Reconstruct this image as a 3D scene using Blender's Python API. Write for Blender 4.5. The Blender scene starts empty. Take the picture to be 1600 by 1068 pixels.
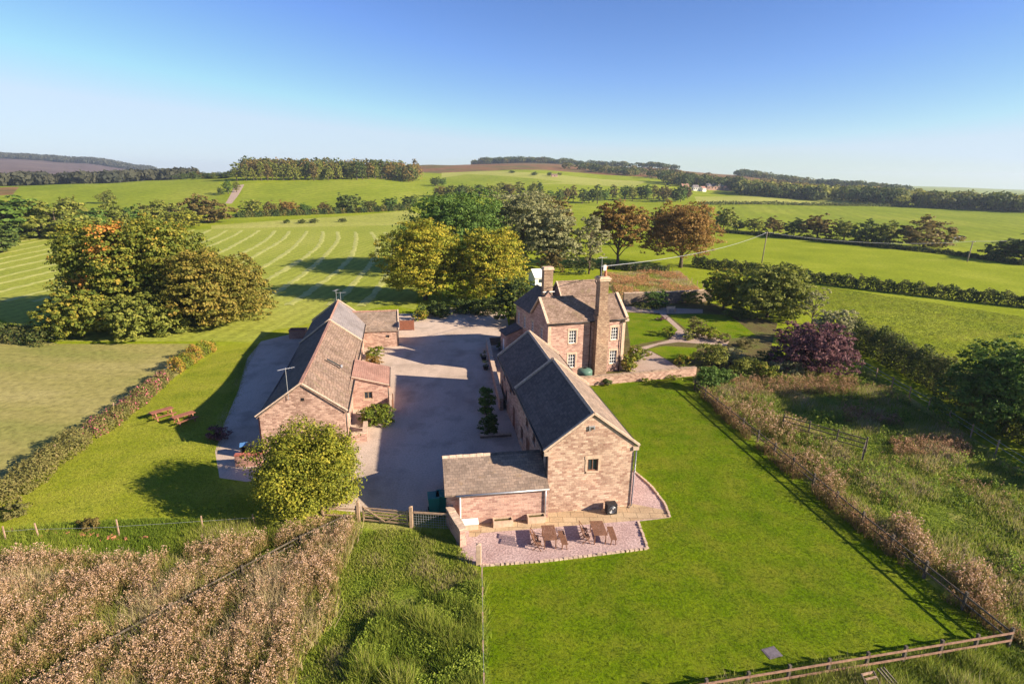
import bpy, bmesh, math, random
import numpy as np
from mathutils import Vector, Matrix, geometry

C = bpy.context.scene
col = C.collection
# ------------------------------------------------------------ camera, world, sun, exposure
FPX = 888.0; PITCH = math.radians(16.3); ROLL = math.radians(0.75); CAMH = 22.0
cam_data = bpy.data.cameras.new('camera'); cam = bpy.data.objects.new('camera', cam_data); col.objects.link(cam)
cam_data.sensor_width = 36; cam_data.lens = FPX/1600*36; cam_data.clip_start = 0.5; cam_data.clip_end = 12000
cam.matrix_world = Matrix.Translation((0, 0, CAMH)) @ Matrix.Rotation(math.pi/2-PITCH, 4, 'X') @ Matrix.Rotation(ROLL, 4, 'Z')
C.camera = cam
SUN_EL = math.radians(23.5); SHX, SHY = -0.952, 0.306         # direction in which shadows fall on the ground
world = bpy.data.worlds.new('World'); C.world = world; world.use_nodes = True
wn = world.node_tree; wn.nodes.clear()
sky = wn.nodes.new('ShaderNodeTexSky'); sky.sky_type = 'NISHITA'; sky.sun_disc = False
sky.sun_elevation = SUN_EL; sky.sun_rotation = math.atan2(-SHX, -SHY)
sky.air_density = 1.0; sky.dust_density = 0.08; sky.ozone_density = 2.2; sky.altitude = 100
bg = wn.nodes.new('ShaderNodeBackground'); bg.inputs['Strength'].default_value = 0.062
wo = wn.nodes.new('ShaderNodeOutputWorld')
sg = wn.nodes.new('ShaderNodeGamma'); sg.inputs['Gamma'].default_value = 1.33
sm = wn.nodes.new('ShaderNodeMix'); sm.data_type = 'RGBA'; sm.blend_type = 'MULTIPLY'; sm.inputs[0].default_value = 1.0; sm.inputs[7].default_value = (0.475, 0.50, 0.665, 1)
wn.links.new(sky.outputs[0], sg.inputs['Color']); wn.links.new(sg.outputs[0], sm.inputs[6]); sc_ = wn.nodes.new('ShaderNodeMix'); sc_.data_type = 'RGBA'; sc_.blend_type = 'DARKEN'; sc_.inputs[0].default_value = 0.85; sc_.inputs[7].default_value = (4.1, 4.95, 5.75, 1)
wn.links.new(sm.outputs[2], sc_.inputs[6]); wn.links.new(sc_.outputs[2], bg.inputs['Color']); wn.links.new(bg.outputs[0], wo.inputs['Surface'])
sd = bpy.data.lights.new('sun', 'SUN'); sd.energy = 5.0; sd.angle = math.radians(0.5); sd.color = (1.0, 0.84, 0.66)
sun = bpy.data.objects.new('sun', sd); col.objects.link(sun); sun.location = (60, -20, 60)
sun.rotation_euler = Vector((-SHX*math.cos(SUN_EL), -SHY*math.cos(SUN_EL), math.sin(SUN_EL))).to_track_quat('Z', 'Y').to_euler()
C.view_settings.view_transform = 'Standard'; C.view_settings.look = 'None'
C.view_settings.exposure = 1.36; C.view_settings.gamma = 1.0
C.render.engine = 'CYCLES'

# ------------------------------------------------------------ geometry of the place: points of the ground
def ray(px, py):
    u = (px-800)/FPX; v = (534-py)/FPX; c, s = math.cos(ROLL), math.sin(ROLL)
    x = u*c-v*s; y = u*s+v*c
    return (x, math.cos(PITCH)+y*math.sin(PITCH), -math.sin(PITCH)+y*math.cos(PITCH))
def G(px, py, z=0.0):
    d = ray(px, py); t = (z-CAMH)/d[2]
    return Vector((d[0]*t, d[1]*t, z))
def hz(px, py, b):
    d = ray(px, py); return CAMH+d[2]*math.hypot(b[0], b[1])/math.hypot(d[0], d[1])
def horizon(px): return 274+(px-800)*math.tan(ROLL)
def PL(px, dist):
    d = ray(px, horizon(px)); h = math.hypot(d[0], d[1]); return (d[0]/h*dist, d[1]/h*dist)
# terrain height table: columns by direction, rows by distance
TD = [0, 240, 330, 450, 600, 800, 1100, 1500, 2200, 3000, 4500]
TT = {-400: [0, 0, 0, 3, 8, 8, 8, 14, 40, 60, 40],
      0:    [0, 0, 0, 3, 9, 6, 2, 10, 36, 64, 40],
      130:  [0, 0, 0, 3, 11, 7, 2, 6, 22, 55, 30],
      240:  [0, 0, 0, 4, 13, 12, 5, 2, 8, 24, 10],
      400:  [0, 0, 0.5, 7, 18.5, 20, 20, 18, 10, 5, 0],
      560:  [0, 0, 0.5, 8, 19, 23, 25, 25, 20, 5, 0],
      680:  [0, 0, 0.5, 6, 14, 22, 38, 44, 30, 5, 0],
      820:  [0, 0, 0, 3, 12, 24, 42, 52, 30, 5, 0],
      1000: [0, 0, 0, 2, 9, 19, 33, 46, 30, 5, 0],
      1150: [0, 0, 0, 1, 5, 9, 22, 30, 20, 5, 0],
      1300: [0, 0, 0, 0, 2, 4, 8, 8, 0, 0, 0],
      1450: [0, 0, 0, 0, 0, 0, 0, -6, -10, -10, -10],
      1600: [0, 0, 0, 0, 0, -3, -6, -12, -20, -20, -20],
      2000: [0, 0, 0, 0, 0, -3, -6, -12, -20, -20, -20]}
TPX = sorted(TT); TAZ = [math.atan2(PL(p, 1)[0], PL(p, 1)[1]) for p in TPX]; TA = np.array([TT[p] for p in TPX], float)
TLD = np.log(np.array(TD, float)+60)
def Hn(x, y):
    x = np.asarray(x, float); y = np.asarray(y, float)
    az = np.arctan2(x, np.maximum(y, -1e9)); d = np.hypot(x, y)
    i = np.clip(np.searchsorted(TAZ, az)-1, 0, len(TAZ)-2); ta = np.array(TAZ)
    f = np.clip((az-ta[i])/(ta[i+1]-ta[i]), 0, 1); f = f*f*(3-2*f)
    ld = np.log(d+60); j = np.clip(np.searchsorted(TLD, ld)-1, 0, len(TLD)-2)
    g = np.clip((ld-TLD[j])/(TLD[j+1]-TLD[j]), 0, 1)
    h = (TA[i, j]*(1-g)+TA[i, j+1]*g)*(1-f)+(TA[i+1, j]*(1-g)+TA[i+1, j+1]*g)*f
    w = np.clip((d-280)/500, 0, 1)
    h = h+w*(1.2*np.sin(x*0.011+1)*np.sin(y*0.009)+0.5*np.sin(x*0.031+y*0.017))
    return h
def H(x, y): return float(Hn(x, y))
def PG(px, py):
    d = ray(px, py); dh = math.hypot(d[0], d[1]); r = 10.0; pr = r
    while r < 4400:
        if CAMH+d[2]/dh*r < H(d[0]/dh*r, d[1]/dh*r):
            a, b = pr, r
            for _ in range(20):
                m = (a+b)/2
                if CAMH+d[2]/dh*m < H(d[0]/dh*m, d[1]/dh*m): b = m
                else: a = m
            r = b; break
        pr = r; r *= 1.012
    return Vector((d[0]/dh*r, d[1]/dh*r, H(d[0]/dh*r, d[1]/dh*r)))

# ------------------------------------------------------------ material helpers
MATS = {}
def new_mat(name):
    m = bpy.data.materials.new(name); m.use_nodes = True; nt = m.node_tree; nt.nodes.clear()
    MATS[name] = m
    out = nt.nodes.new('ShaderNodeOutputMaterial'); p = nt.nodes.new('ShaderNodeBsdfPrincipled')
    nt.links.new(p.outputs[0], out.inputs['Surface'])
    try: p.inputs['Specular IOR Level'].default_value = 0.25
    except Exception: pass
    return m, nt, p, out
def ramp(nt, fac, stops):
    r = nt.nodes.new('ShaderNodeValToRGB'); e = r.color_ramp.elements
    while len(e) < len(stops): e.new(0.5)
    for i, (p, c) in enumerate(stops): e[i].position = p; e[i].color = (*c, 1)
    if fac is not None: nt.links.new(fac, r.inputs[0])
    return r.outputs[0]
def coords(nt, kind='Object', scale=(1, 1, 1), rot=(0, 0, 0)):
    t = nt.nodes.new('ShaderNodeTexCoord'); mp = nt.nodes.new('ShaderNodeMapping')
    mp.inputs['Scale'].default_value = scale; mp.inputs['Rotation'].default_value = rot
    nt.links.new(t.outputs[kind], mp.inputs[0]); return mp.outputs[0]
def noise(nt, vec, scale, detail=4, rough=0.6, dist=0.0):
    n = nt.nodes.new('ShaderNodeTexNoise'); n.inputs['Scale'].default_value = scale
    n.inputs['Detail'].default_value = detail; n.inputs['Roughness'].default_value = rough
    n.inputs['Distortion'].default_value = dist
    if vec is not None: nt.links.new(vec, n.inputs['Vector'])
    return n.outputs['Fac']
def mix(nt, fac, a, b, mode='MIX'):
    m = nt.nodes.new('ShaderNodeMix'); m.data_type = 'RGBA'; m.blend_type = mode
    if isinstance(fac, (int, float)): m.inputs[0].default_value = fac
    else: nt.links.new(fac, m.inputs[0])
    for s, v in ((6, a), (7, b)):
        if isinstance(v, tuple): m.inputs[s].default_value = (*v, 1)
        else: nt.links.new(v, m.inputs[s])
    return m.outputs[2]
def bump(nt, h, p, strength, dist=0.1):
    b = nt.nodes.new('ShaderNodeBump'); b.inputs['Strength'].default_value = strength; b.inputs['Distance'].default_value = dist
    nt.links.new(h, b.inputs['Height']); nt.links.new(b.outputs[0], p.inputs['Normal'])
def ground_mat(name, stops, scale=0.15, fine=3.0, fstops=None, bs=0.5, bd=0.1, stretch=(1, 1, 1), rot=0.0, rough=0.95, second=None, bands=None):
    m, nt, p, _ = new_mat(name)
    v = coords(nt, 'Object', stretch, (0, 0, rot)); v0 = coords(nt)
    base = ramp(nt, noise(nt, v, scale, 5, 0.65), stops)
    f = noise(nt, v0, fine, 6, 0.75)
    fs = fstops or [(0.3, (0.55, 0.55, 0.55)), (0.5, (0.95, 0.95, 0.95)), (0.72, (1.3, 1.3, 1.3))]
    c = mix(nt, 1.0, base, ramp(nt, f, fs), 'MULTIPLY')
    if second:
        s2, st2, colr = second
        c = mix(nt, ramp(nt, noise(nt, v0, s2, 4, 0.6), st2), c, colr)
    if bands:
        wv = nt.nodes.new('ShaderNodeTexWave'); wv.inputs['Scale'].default_value = bands[0]; wv.inputs['Distortion'].default_value = 2.5; wv.inputs['Detail'].default_value = 2; wv.inputs['Detail Scale'].default_value = 0.3
        nt.links.new(coords(nt, 'Object', (1, 1, 1), (0, 0, bands[2])), wv.inputs['Vector'])
        c = mix(nt, 1.0, c, ramp(nt, wv.outputs['Fac'], [(0.2, (1-bands[1],)*3), (0.8, (1+bands[1],)*3)]), 'MULTIPLY')
    nt.links.new(c, p.inputs['Base Color']); p.inputs['Roughness'].default_value = rough
    p.inputs['Specular IOR Level'].default_value = 0.04
    bump(nt, f, p, bs, bd); return m
def plain(name, c, rough=0.6, var=0.25, scale=4, metal=0.0, bs=0.15, stretch=(1, 1, 1)):
    m, nt, p, _ = new_mat(name)
    v = coords(nt, 'Object', stretch); f = noise(nt, v, scale, 5, 0.65)
    lo = tuple(x*(1-var) for x in c); hi = tuple(min(1, x*(1+var)) for x in c)
    nt.links.new(ramp(nt, f, [(0.3, lo), (0.7, hi)]), p.inputs['Base Color'])
    p.inputs['Roughness'].default_value = rough; p.inputs['Metallic'].default_value = metal
    bump(nt, f, p, bs, 0.02); return m
def masonry(name, c1, c2, mort, bw, bh, mortar=0.012, stain=None, bs=0.6, off=0.5, squash=1.0, rough=0.9, big=0.35, tone=None):
    m, nt, p, _ = new_mat(name)
    uv = coords(nt, 'UV')
    w = nt.nodes.new('ShaderNodeTexNoise'); w.inputs['Scale'].default_value = 1.5; w.inputs['Detail'].default_value = 3; nt.links.new(uv, w.inputs['Vector'])
    wm = nt.nodes.new('ShaderNodeVectorMath'); wm.operation = 'MULTIPLY_ADD'
    nt.links.new(w.outputs['Color'], wm.inputs[0]); wm.inputs[1].default_value = (0.09, 0.05, 0); nt.links.new(uv, wm.inputs[2])
    b = nt.nodes.new('ShaderNodeTexBrick'); nt.links.new(wm.outputs[0], b.inputs['Vector'])
    b.offset = off; b.inputs['Scale'].default_value = 1; b.inputs['Brick Width'].default_value = bw; b.inputs['Row Height'].default_value = bh
    b.inputs['Mortar Size'].default_value = mortar; b.inputs['Mortar Smooth'].default_value = 0.3; b.inputs['Bias'].default_value = 0
    b.inputs['Color1'].default_value = (*c1, 1); b.inputs['Color2'].default_value = (*c2, 1); b.inputs['Mortar'].default_value = (*mort, 1)
    n1 = noise(nt, uv, big, 5, 0.7); n2 = noise(nt, uv, 9, 5, 0.7)
    c = mix(nt, 1.0, b.outputs['Color'], ramp(nt, n1, tone or [(0.3, (0.68, 0.66, 0.64)), (0.52, (1, 1, 1)), (0.7, (1.22, 1.15, 1.1))]), 'MULTIPLY')
    c = mix(nt, 1.0, c, ramp(nt, n2, [(0.3, (0.72, 0.72, 0.72)), (0.7, (1.2, 1.2, 1.2))]), 'MULTIPLY')
    if stain: c = mix(nt, ramp(nt, noise(nt, uv, stain[0], 5, 0.7), [(stain[1], (0, 0, 0)), (stain[1]+0.12, (stain[3],)*3)]), c, stain[2])
    nt.links.new(c, p.inputs['Base Color']); p.inputs['Roughness'].default_value = rough
    h = mix(nt, 0.4, b.outputs['Fac'], n2)
    inv = nt.nodes.new('ShaderNodeInvert'); nt.links.new(b.outputs['Fac'], inv.inputs['Color'])
    h = mix(nt, 0.35, inv.outputs[0], n2)
    bump(nt, h, p, bs, 0.03); return m
GAIN = dict(leaf_oak=1.2, leaf_russet=1.15, leaf_yellow=1.12, leaf_lime=1.08, leaf_green=1.45, leaf_dark=1.4, leaf_greygreen=1.35, leaf_olive=1.25, leaf_mixed=1.25, leaf_hedge=1.3, leaf_orange=1.1, leaf_brown=1.25, leaf_purple=1.3, side_blade=1.2, lawn_blade=1.1)
def leaf_mat(name, stops, trans=0.35, rnd=0.18, rough=0.7, up=0.0):
    m, nt, p, out = new_mat(name)
    a = nt.nodes.new('ShaderNodeAttribute'); a.attribute_name = 'tint'
    oi = nt.nodes.new('ShaderNodeObjectInfo')
    ad = nt.nodes.new('ShaderNodeMath'); ad.operation = 'MULTIPLY_ADD'; nt.links.new(oi.outputs['Random'], ad.inputs[0]); ad.inputs[1].default_value = rnd
    nt.links.new(a.outputs['Fac'], ad.inputs[2])
    sb = nt.nodes.new('ShaderNodeMath'); sb.operation = 'SUBTRACT'; nt.links.new(ad.outputs[0], sb.inputs[0]); sb.inputs[1].default_value = rnd/2
    g_ = GAIN.get(name, 1.0); stops = [(a_, tuple(x_*g_ for x_ in c_)) for a_, c_ in stops]
    c = ramp(nt, sb.outputs[0], stops)
    nt.links.new(c, p.inputs['Base Color']); p.inputs['Roughness'].default_value = rough
    if up:
        ge = nt.nodes.new('ShaderNodeNewGeometry'); va = nt.nodes.new('ShaderNodeVectorMath'); va.operation = 'ADD'; nt.links.new(ge.outputs['Normal'], va.inputs[0]); va.inputs[1].default_value = (0, 0, up)
        vn = nt.nodes.new('ShaderNodeVectorMath'); vn.operation = 'NORMALIZE'; nt.links.new(va.outputs[0], vn.inputs[0]); nt.links.new(vn.outputs[0], p.inputs['Normal'])
    t = nt.nodes.new('ShaderNodeBsdfTranslucent'); nt.links.new(c, t.inputs['Color'])
    mx = nt.nodes.new('ShaderNodeMixShader'); mx.inputs[0].default_value = trans
    nt.links.new(p.outputs[0], mx.inputs[1]); nt.links.new(t.outputs[0], mx.inputs[2]); nt.links.new(mx.outputs[0], out.inputs['Surface'])
    return m

# ------------------------------------------------------------ mesh and object helpers
def tag(o, label=None, cat=None, group=None, kind=None):
    if label: o['label'] = label
    if cat: o['category'] = cat
    if group: o['group'] = group
    if kind: o['kind'] = kind
    return o
def thing(name, label, cat, loc=(0, 0, 0), rotz=0.0, group=None):
    o = bpy.data.objects.new(name, None); col.objects.link(o); o.empty_display_size = 0.3
    o.location = loc; o.rotation_euler = (0, 0, rotz); return tag(o, label, cat, group)
def np_mesh(name, V, F, mats, tint=None, mi=None, smooth=False, uv=False):
    V = np.asarray(V, np.float32); F = np.asarray(F, np.int32); n, k = F.shape
    me = bpy.data.meshes.new(name); me.vertices.add(len(V)); me.vertices.foreach_set('co', V.ravel())
    me.loops.add(n*k); me.loops.foreach_set('vertex_index', F.ravel())
    me.polygons.add(n); me.polygons.foreach_set('loop_start', np.arange(0, n*k, k, dtype=np.int32))
    me.update(calc_edges=True)
    if smooth: me.polygons.foreach_set('use_smooth', np.ones(n, bool))
    if tint is not None:
        a = me.attributes.new('tint', 'FLOAT', 'FACE'); a.data.foreach_set('value', np.asarray(tint, np.float32))
    for m in (mats if isinstance(mats, (list, tuple)) else [mats]): me.materials.append(m)
    if mi is not None: me.polygons.foreach_set('material_index', np.asarray(mi, np.int32))
    if uv: auto_uv(me)
    return me
def auto_uv(me):
    uvl = me.uv_layers.new(name='uv')
    for p in me.polygons:
        n = p.normal
        if abs(n.z) > 0.99: ax = Vector((1, 0, 0)); ay = Vector((0, 1, 0))
        else:
            ax = Vector((-n.y, n.x, 0)).normalized(); ay = n.cross(ax).normalized()
            if ay.z < 0: ay = -ay
        for li in p.loop_indices:
            co = me.vertices[me.loops[li].vertex_index].co
            uvl.data[li].uv = (co.dot(ax), co.dot(ay))
class MB:
    """collects shapes, then links them as one mesh object"""
    def __init__(s): s.v = []; s.f = []
    def poly(s, pts):
        i = len(s.v); s.v += [tuple(p) for p in pts]; s.f.append(tuple(range(i, i+len(pts)))); return s
    def box(s, x0, x1, y0, y1, z0, z1, M=None):
        i = len(s.v)
        P = [(x0, y0, z0), (x1, y0, z0), (x1, y1, z0), (x0, y1, z0), (x0, y0, z1), (x1, y0, z1), (x1, y1, z1), (x0, y1, z1)]
        if M is not None: P = [tuple(M @ Vector(p)) for p in P]
        s.v += P
        s.f += [tuple(i+k for k in q) for q in ((0, 3, 2, 1), (4, 5, 6, 7), (0, 1, 5, 4), (1, 2, 6, 5), (2, 3, 7, 6), (3, 0, 4, 7))]; return s
    def bar(s, a, b, w, h, up=(0, 0, 1)):
        a = Vector(a); b = Vector(b); d = (b-a); L = d.length
        if L < 1e-6: return s
        d.normalize(); u = Vector(up)
        if abs(d.dot(u)) > 0.98: u = Vector((1, 0, 0))
        x = d.cross(u).normalized(); z = x.cross(d).normalized()
        M = Matrix((x, d, z)).transposed().to_4x4(); M.translation = a
        return s.box(-w/2, w/2, 0, L, -h/2, h/2, M)
    def tube(s, pts, rad, n=8, cap=True):
        pts = [Vector(p) for p in pts]; rad = rad if isinstance(rad, (list, tuple)) else [rad]*len(pts)
        i0 = len(s.v)
        for k, p in enumerate(pts):
            d = (pts[min(k+1, len(pts)-1)]-pts[max(k-1, 0)]).normalized()
            u = Vector((0, 0, 1)) if abs(d.z) < 0.9 else Vector((1, 0, 0))
            x = d.cross(u).normalized(); y = d.cross(x).normalized()
            for j in range(n):
                a = 2*math.pi*j/n; s.v.append(tuple(p+(x*math.cos(a)+y*math.sin(a))*rad[k]))
        for k in range(len(pts)-1):
            for j in range(n):
                a = i0+k*n+j; b = i0+k*n+(j+1) % n; s.f.append((a, b, b+n, a+n))
        if cap: s.f.append(tuple(i0+j for j in range(n))); s.f.append(tuple(i0+(len(pts)-1)*n+j for j in reversed(range(n))))
        return s
    def lathe(s, c, prof, n=16):
        return s.tube([(c[0], c[1], c[2]+z) for r, z in prof], [max(r, 0.001) for r, z in prof], n)
    def mesh(s, name, m, bevel=0.0, smooth=False, fix=True, uv=True):
        me = bpy.data.meshes.new(name); me.from_pydata(s.v, [], s.f)
        if fix or bevel:
            bm = bmesh.new(); bm.from_mesh(me)
            if bevel: bmesh.ops.bevel(bm, geom=bm.edges[:], offset=bevel, segments=1, affect='EDGES')
            if fix: bmesh.ops.recalc_face_normals(bm, faces=bm.faces[:])
            bm.to_mesh(me); bm.free()
        me.materials.append(MATS[m] if isinstance(m, str) else m)
        if smooth:
            for p in me.polygons: p.use_smooth = True
        if uv: auto_uv(me)
        return me
    def build(s, name, m, parent=None, bevel=0.0, smooth=False, fix=True, uv=True):
        o = bpy.data.objects.new(name, s.mesh(name, m, bevel, smooth, fix, uv)); col.objects.link(o)
        if parent: o.parent = parent
        return o
def link(name, me, parent=None, loc=None):
    o = bpy.data.objects.new(name, me); col.objects.link(o)
    if parent: o.parent = parent
    if loc is not None: o.location = loc
    return o
def copy_tree(o, parent=None):
    c = o.copy(); col.objects.link(c)
    if parent is not None: c.parent = parent
    for ch in list(o.children): copy_tree(ch, c)
    return c
def pip(poly, X, Y):
    P = np.asarray([(p[0], p[1]) for p in poly], float); ins = np.zeros(len(X), bool); j = len(P)-1
    for i in range(len(P)):
        xi, yi = P[i]; xj, yj = P[j]
        c = ((yi > Y) != (yj > Y)) & (X < (xj-xi)*(Y-yi)/((yj-yi) or 1e-12)+xi)
        ins ^= c; j = i
    return ins
def scatter(poly, n, rng):
    P = np.asarray([(p[0], p[1]) for p in poly], float); lo = P.min(0); hi = P.max(0); out = []; tot = 0
    while tot < n:
        q = lo+(hi-lo)*rng.random((n, 2)); q = q[pip(poly, q[:, 0], q[:, 1])]; out.append(q); tot += len(q)
    return np.concatenate(out)[:n]
ORD = ['first', 'second', 'third', 'fourth', 'fifth', 'sixth', 'seventh', 'eighth', 'ninth', 'tenth', 'eleventh', 'twelfth',
       'thirteenth', 'fourteenth', 'fifteenth', 'sixteenth', 'seventeenth', 'eighteenth', 'nineteenth', 'twentieth']
# ------------------------------------------------------------ ground materials
ground_mat('pasture', [(0.3, (0.17, 0.22, 0.008)), (0.5, (0.22, 0.27, 0.013)), (0.7, (0.29, 0.33, 0.03))], 0.05, 1.6, bs=0.5, bd=0.12)
ground_mat('far_green', [(0.3, (0.155, 0.21, 0.012)), (0.5, (0.205, 0.255, 0.018)), (0.7, (0.27, 0.30, 0.035))], 0.02, 0.35, bs=0.2, stretch=(1, 0.4, 1), bands=(0.035, 0.05, 0.3))
ground_mat('pale_green', [(0.3, (0.26, 0.29, 0.05)), (0.5, (0.32, 0.34, 0.07)), (0.7, (0.37, 0.37, 0.10))], 0.015, 0.5, bs=0.2)
ground_mat('hay', [(0.3, (0.22, 0.265, 0.035)), (0.5, (0.27, 0.305, 0.045)), (0.7, (0.32, 0.34, 0.065))], 0.06, 1.2, bs=0.4, stretch=(1, 0.3, 1), bands=(0.13, 0.07, 0.12))
ground_mat('mown', [(0.3, (0.22, 0.23, 0.06)), (0.5, (0.29, 0.265, 0.085)), (0.7, (0.35, 0.31, 0.12))], 0.12, 1.4, bs=0.5, stretch=(0.35, 1, 1), rot=-0.25)
ground_mat('lawn', [(0.3, (0.085, 0.15, 0.002)), (0.5, (0.115, 0.185, 0.003)), (0.7, (0.155, 0.215, 0.006))], 0.25, 5.0,
           [(0.3, (0.5, 0.55, 0.5)), (0.5, (0.95, 0.95, 0.95)), (0.7, (1.4, 1.3, 1.3))], bs=0.9, bd=0.08, second=(0.45, [(0.42, (0, 0, 0)), (0.70, (0.75, 0.75, 0.75))], (0.19, 0.20, 0.018)))
ground_mat('lawn_left', [(0.3, (0.19, 0.235, 0.012)), (0.5, (0.25, 0.28, 0.022)), (0.7, (0.32, 0.33, 0.04))], 0.22, 4.0, bs=0.8, bd=0.08)
ground_mat('rough', [(0.3, (0.14, 0.20, 0.015)), (0.5, (0.21, 0.27, 0.03)), (0.70, (0.36, 0.32, 0.11))], 0.35, 3.0, bs=1.0, bd=0.2)
ground_mat('weeds_soil', [(0.3, (0.08, 0.09, 0.03)), (0.5, (0.14, 0.12, 0.05)), (0.7, (0.20, 0.16, 0.09))], 0.5, 3.0, bs=1.0, bd=0.2)
ground_mat('gravel', [(0.28, (0.40, 0.32, 0.25)), (0.45, (0.50, 0.40, 0.315)), (0.55, (0.56, 0.45, 0.355)), (0.72, (0.60, 0.49, 0.39))], 0.22, 7, [(0.3, (0.66, 0.66, 0.66)), (0.5, (0.98, 0.98, 0.98)), (0.7, (1.16, 1.16, 1.16))], bs=0.7, bd=0.04, stretch=(1, 0.35, 1), second=(0.35, [(0.50, (0, 0, 0)), (0.68, (0.55, 0.55, 0.55))], (0.27, 0.22, 0.17)))
ground_mat('gravel_pink', [(0.3, (0.42, 0.29, 0.27)), (0.7, (0.56, 0.42, 0.39))], 0.6, 7, [(0.33, (0.5, 0.5, 0.5)), (0.66, (1.25, 1.25, 1.25))], bs=0.9, bd=0.06)
ground_mat('soil', [(0.3, (0.09, 0.065, 0.03)), (0.5, (0.13, 0.11, 0.045)), (0.7, (0.12, 0.15, 0.03))], 0.4, 4, bs=0.8)
ground_mat('garden_path', [(0.3, (0.36, 0.27, 0.21)), (0.7, (0.46, 0.36, 0.29))], 0.5, 8, bs=0.4)
ground_mat('moor', [(0.35, (0.17, 0.085, 0.04)), (0.5, (0.22, 0.12, 0.055)), (0.6, (0.12, 0.11, 0.035)), (0.75, (0.18, 0.16, 0.05))], 0.012, 0.08, bs=0.3)
ground_mat('far_moor', [(0.3, (0.10, 0.07, 0.07)), (0.7, (0.16, 0.12, 0.10))], 0.004, 0.03, bs=0.2)
ground_mat('bracken', [(0.3, (0.34, 0.16, 0.06)), (0.5, (0.38, 0.24, 0.09)), (0.7, (0.40, 0.34, 0.14))], 0.12, 1.5, bs=0.8)
ground_mat('far_wood_floor', [(0.3, (0.05, 0.07, 0.02)), (0.7, (0.10, 0.09, 0.03))], 0.02, 0.2)
m = masonry('slabs', (0.42, 0.30, 0.18), (0.50, 0.38, 0.24), (0.20, 0.15, 0.09), 0.9, 0.62, 0.02, bs=0.4, off=0.37)

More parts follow.
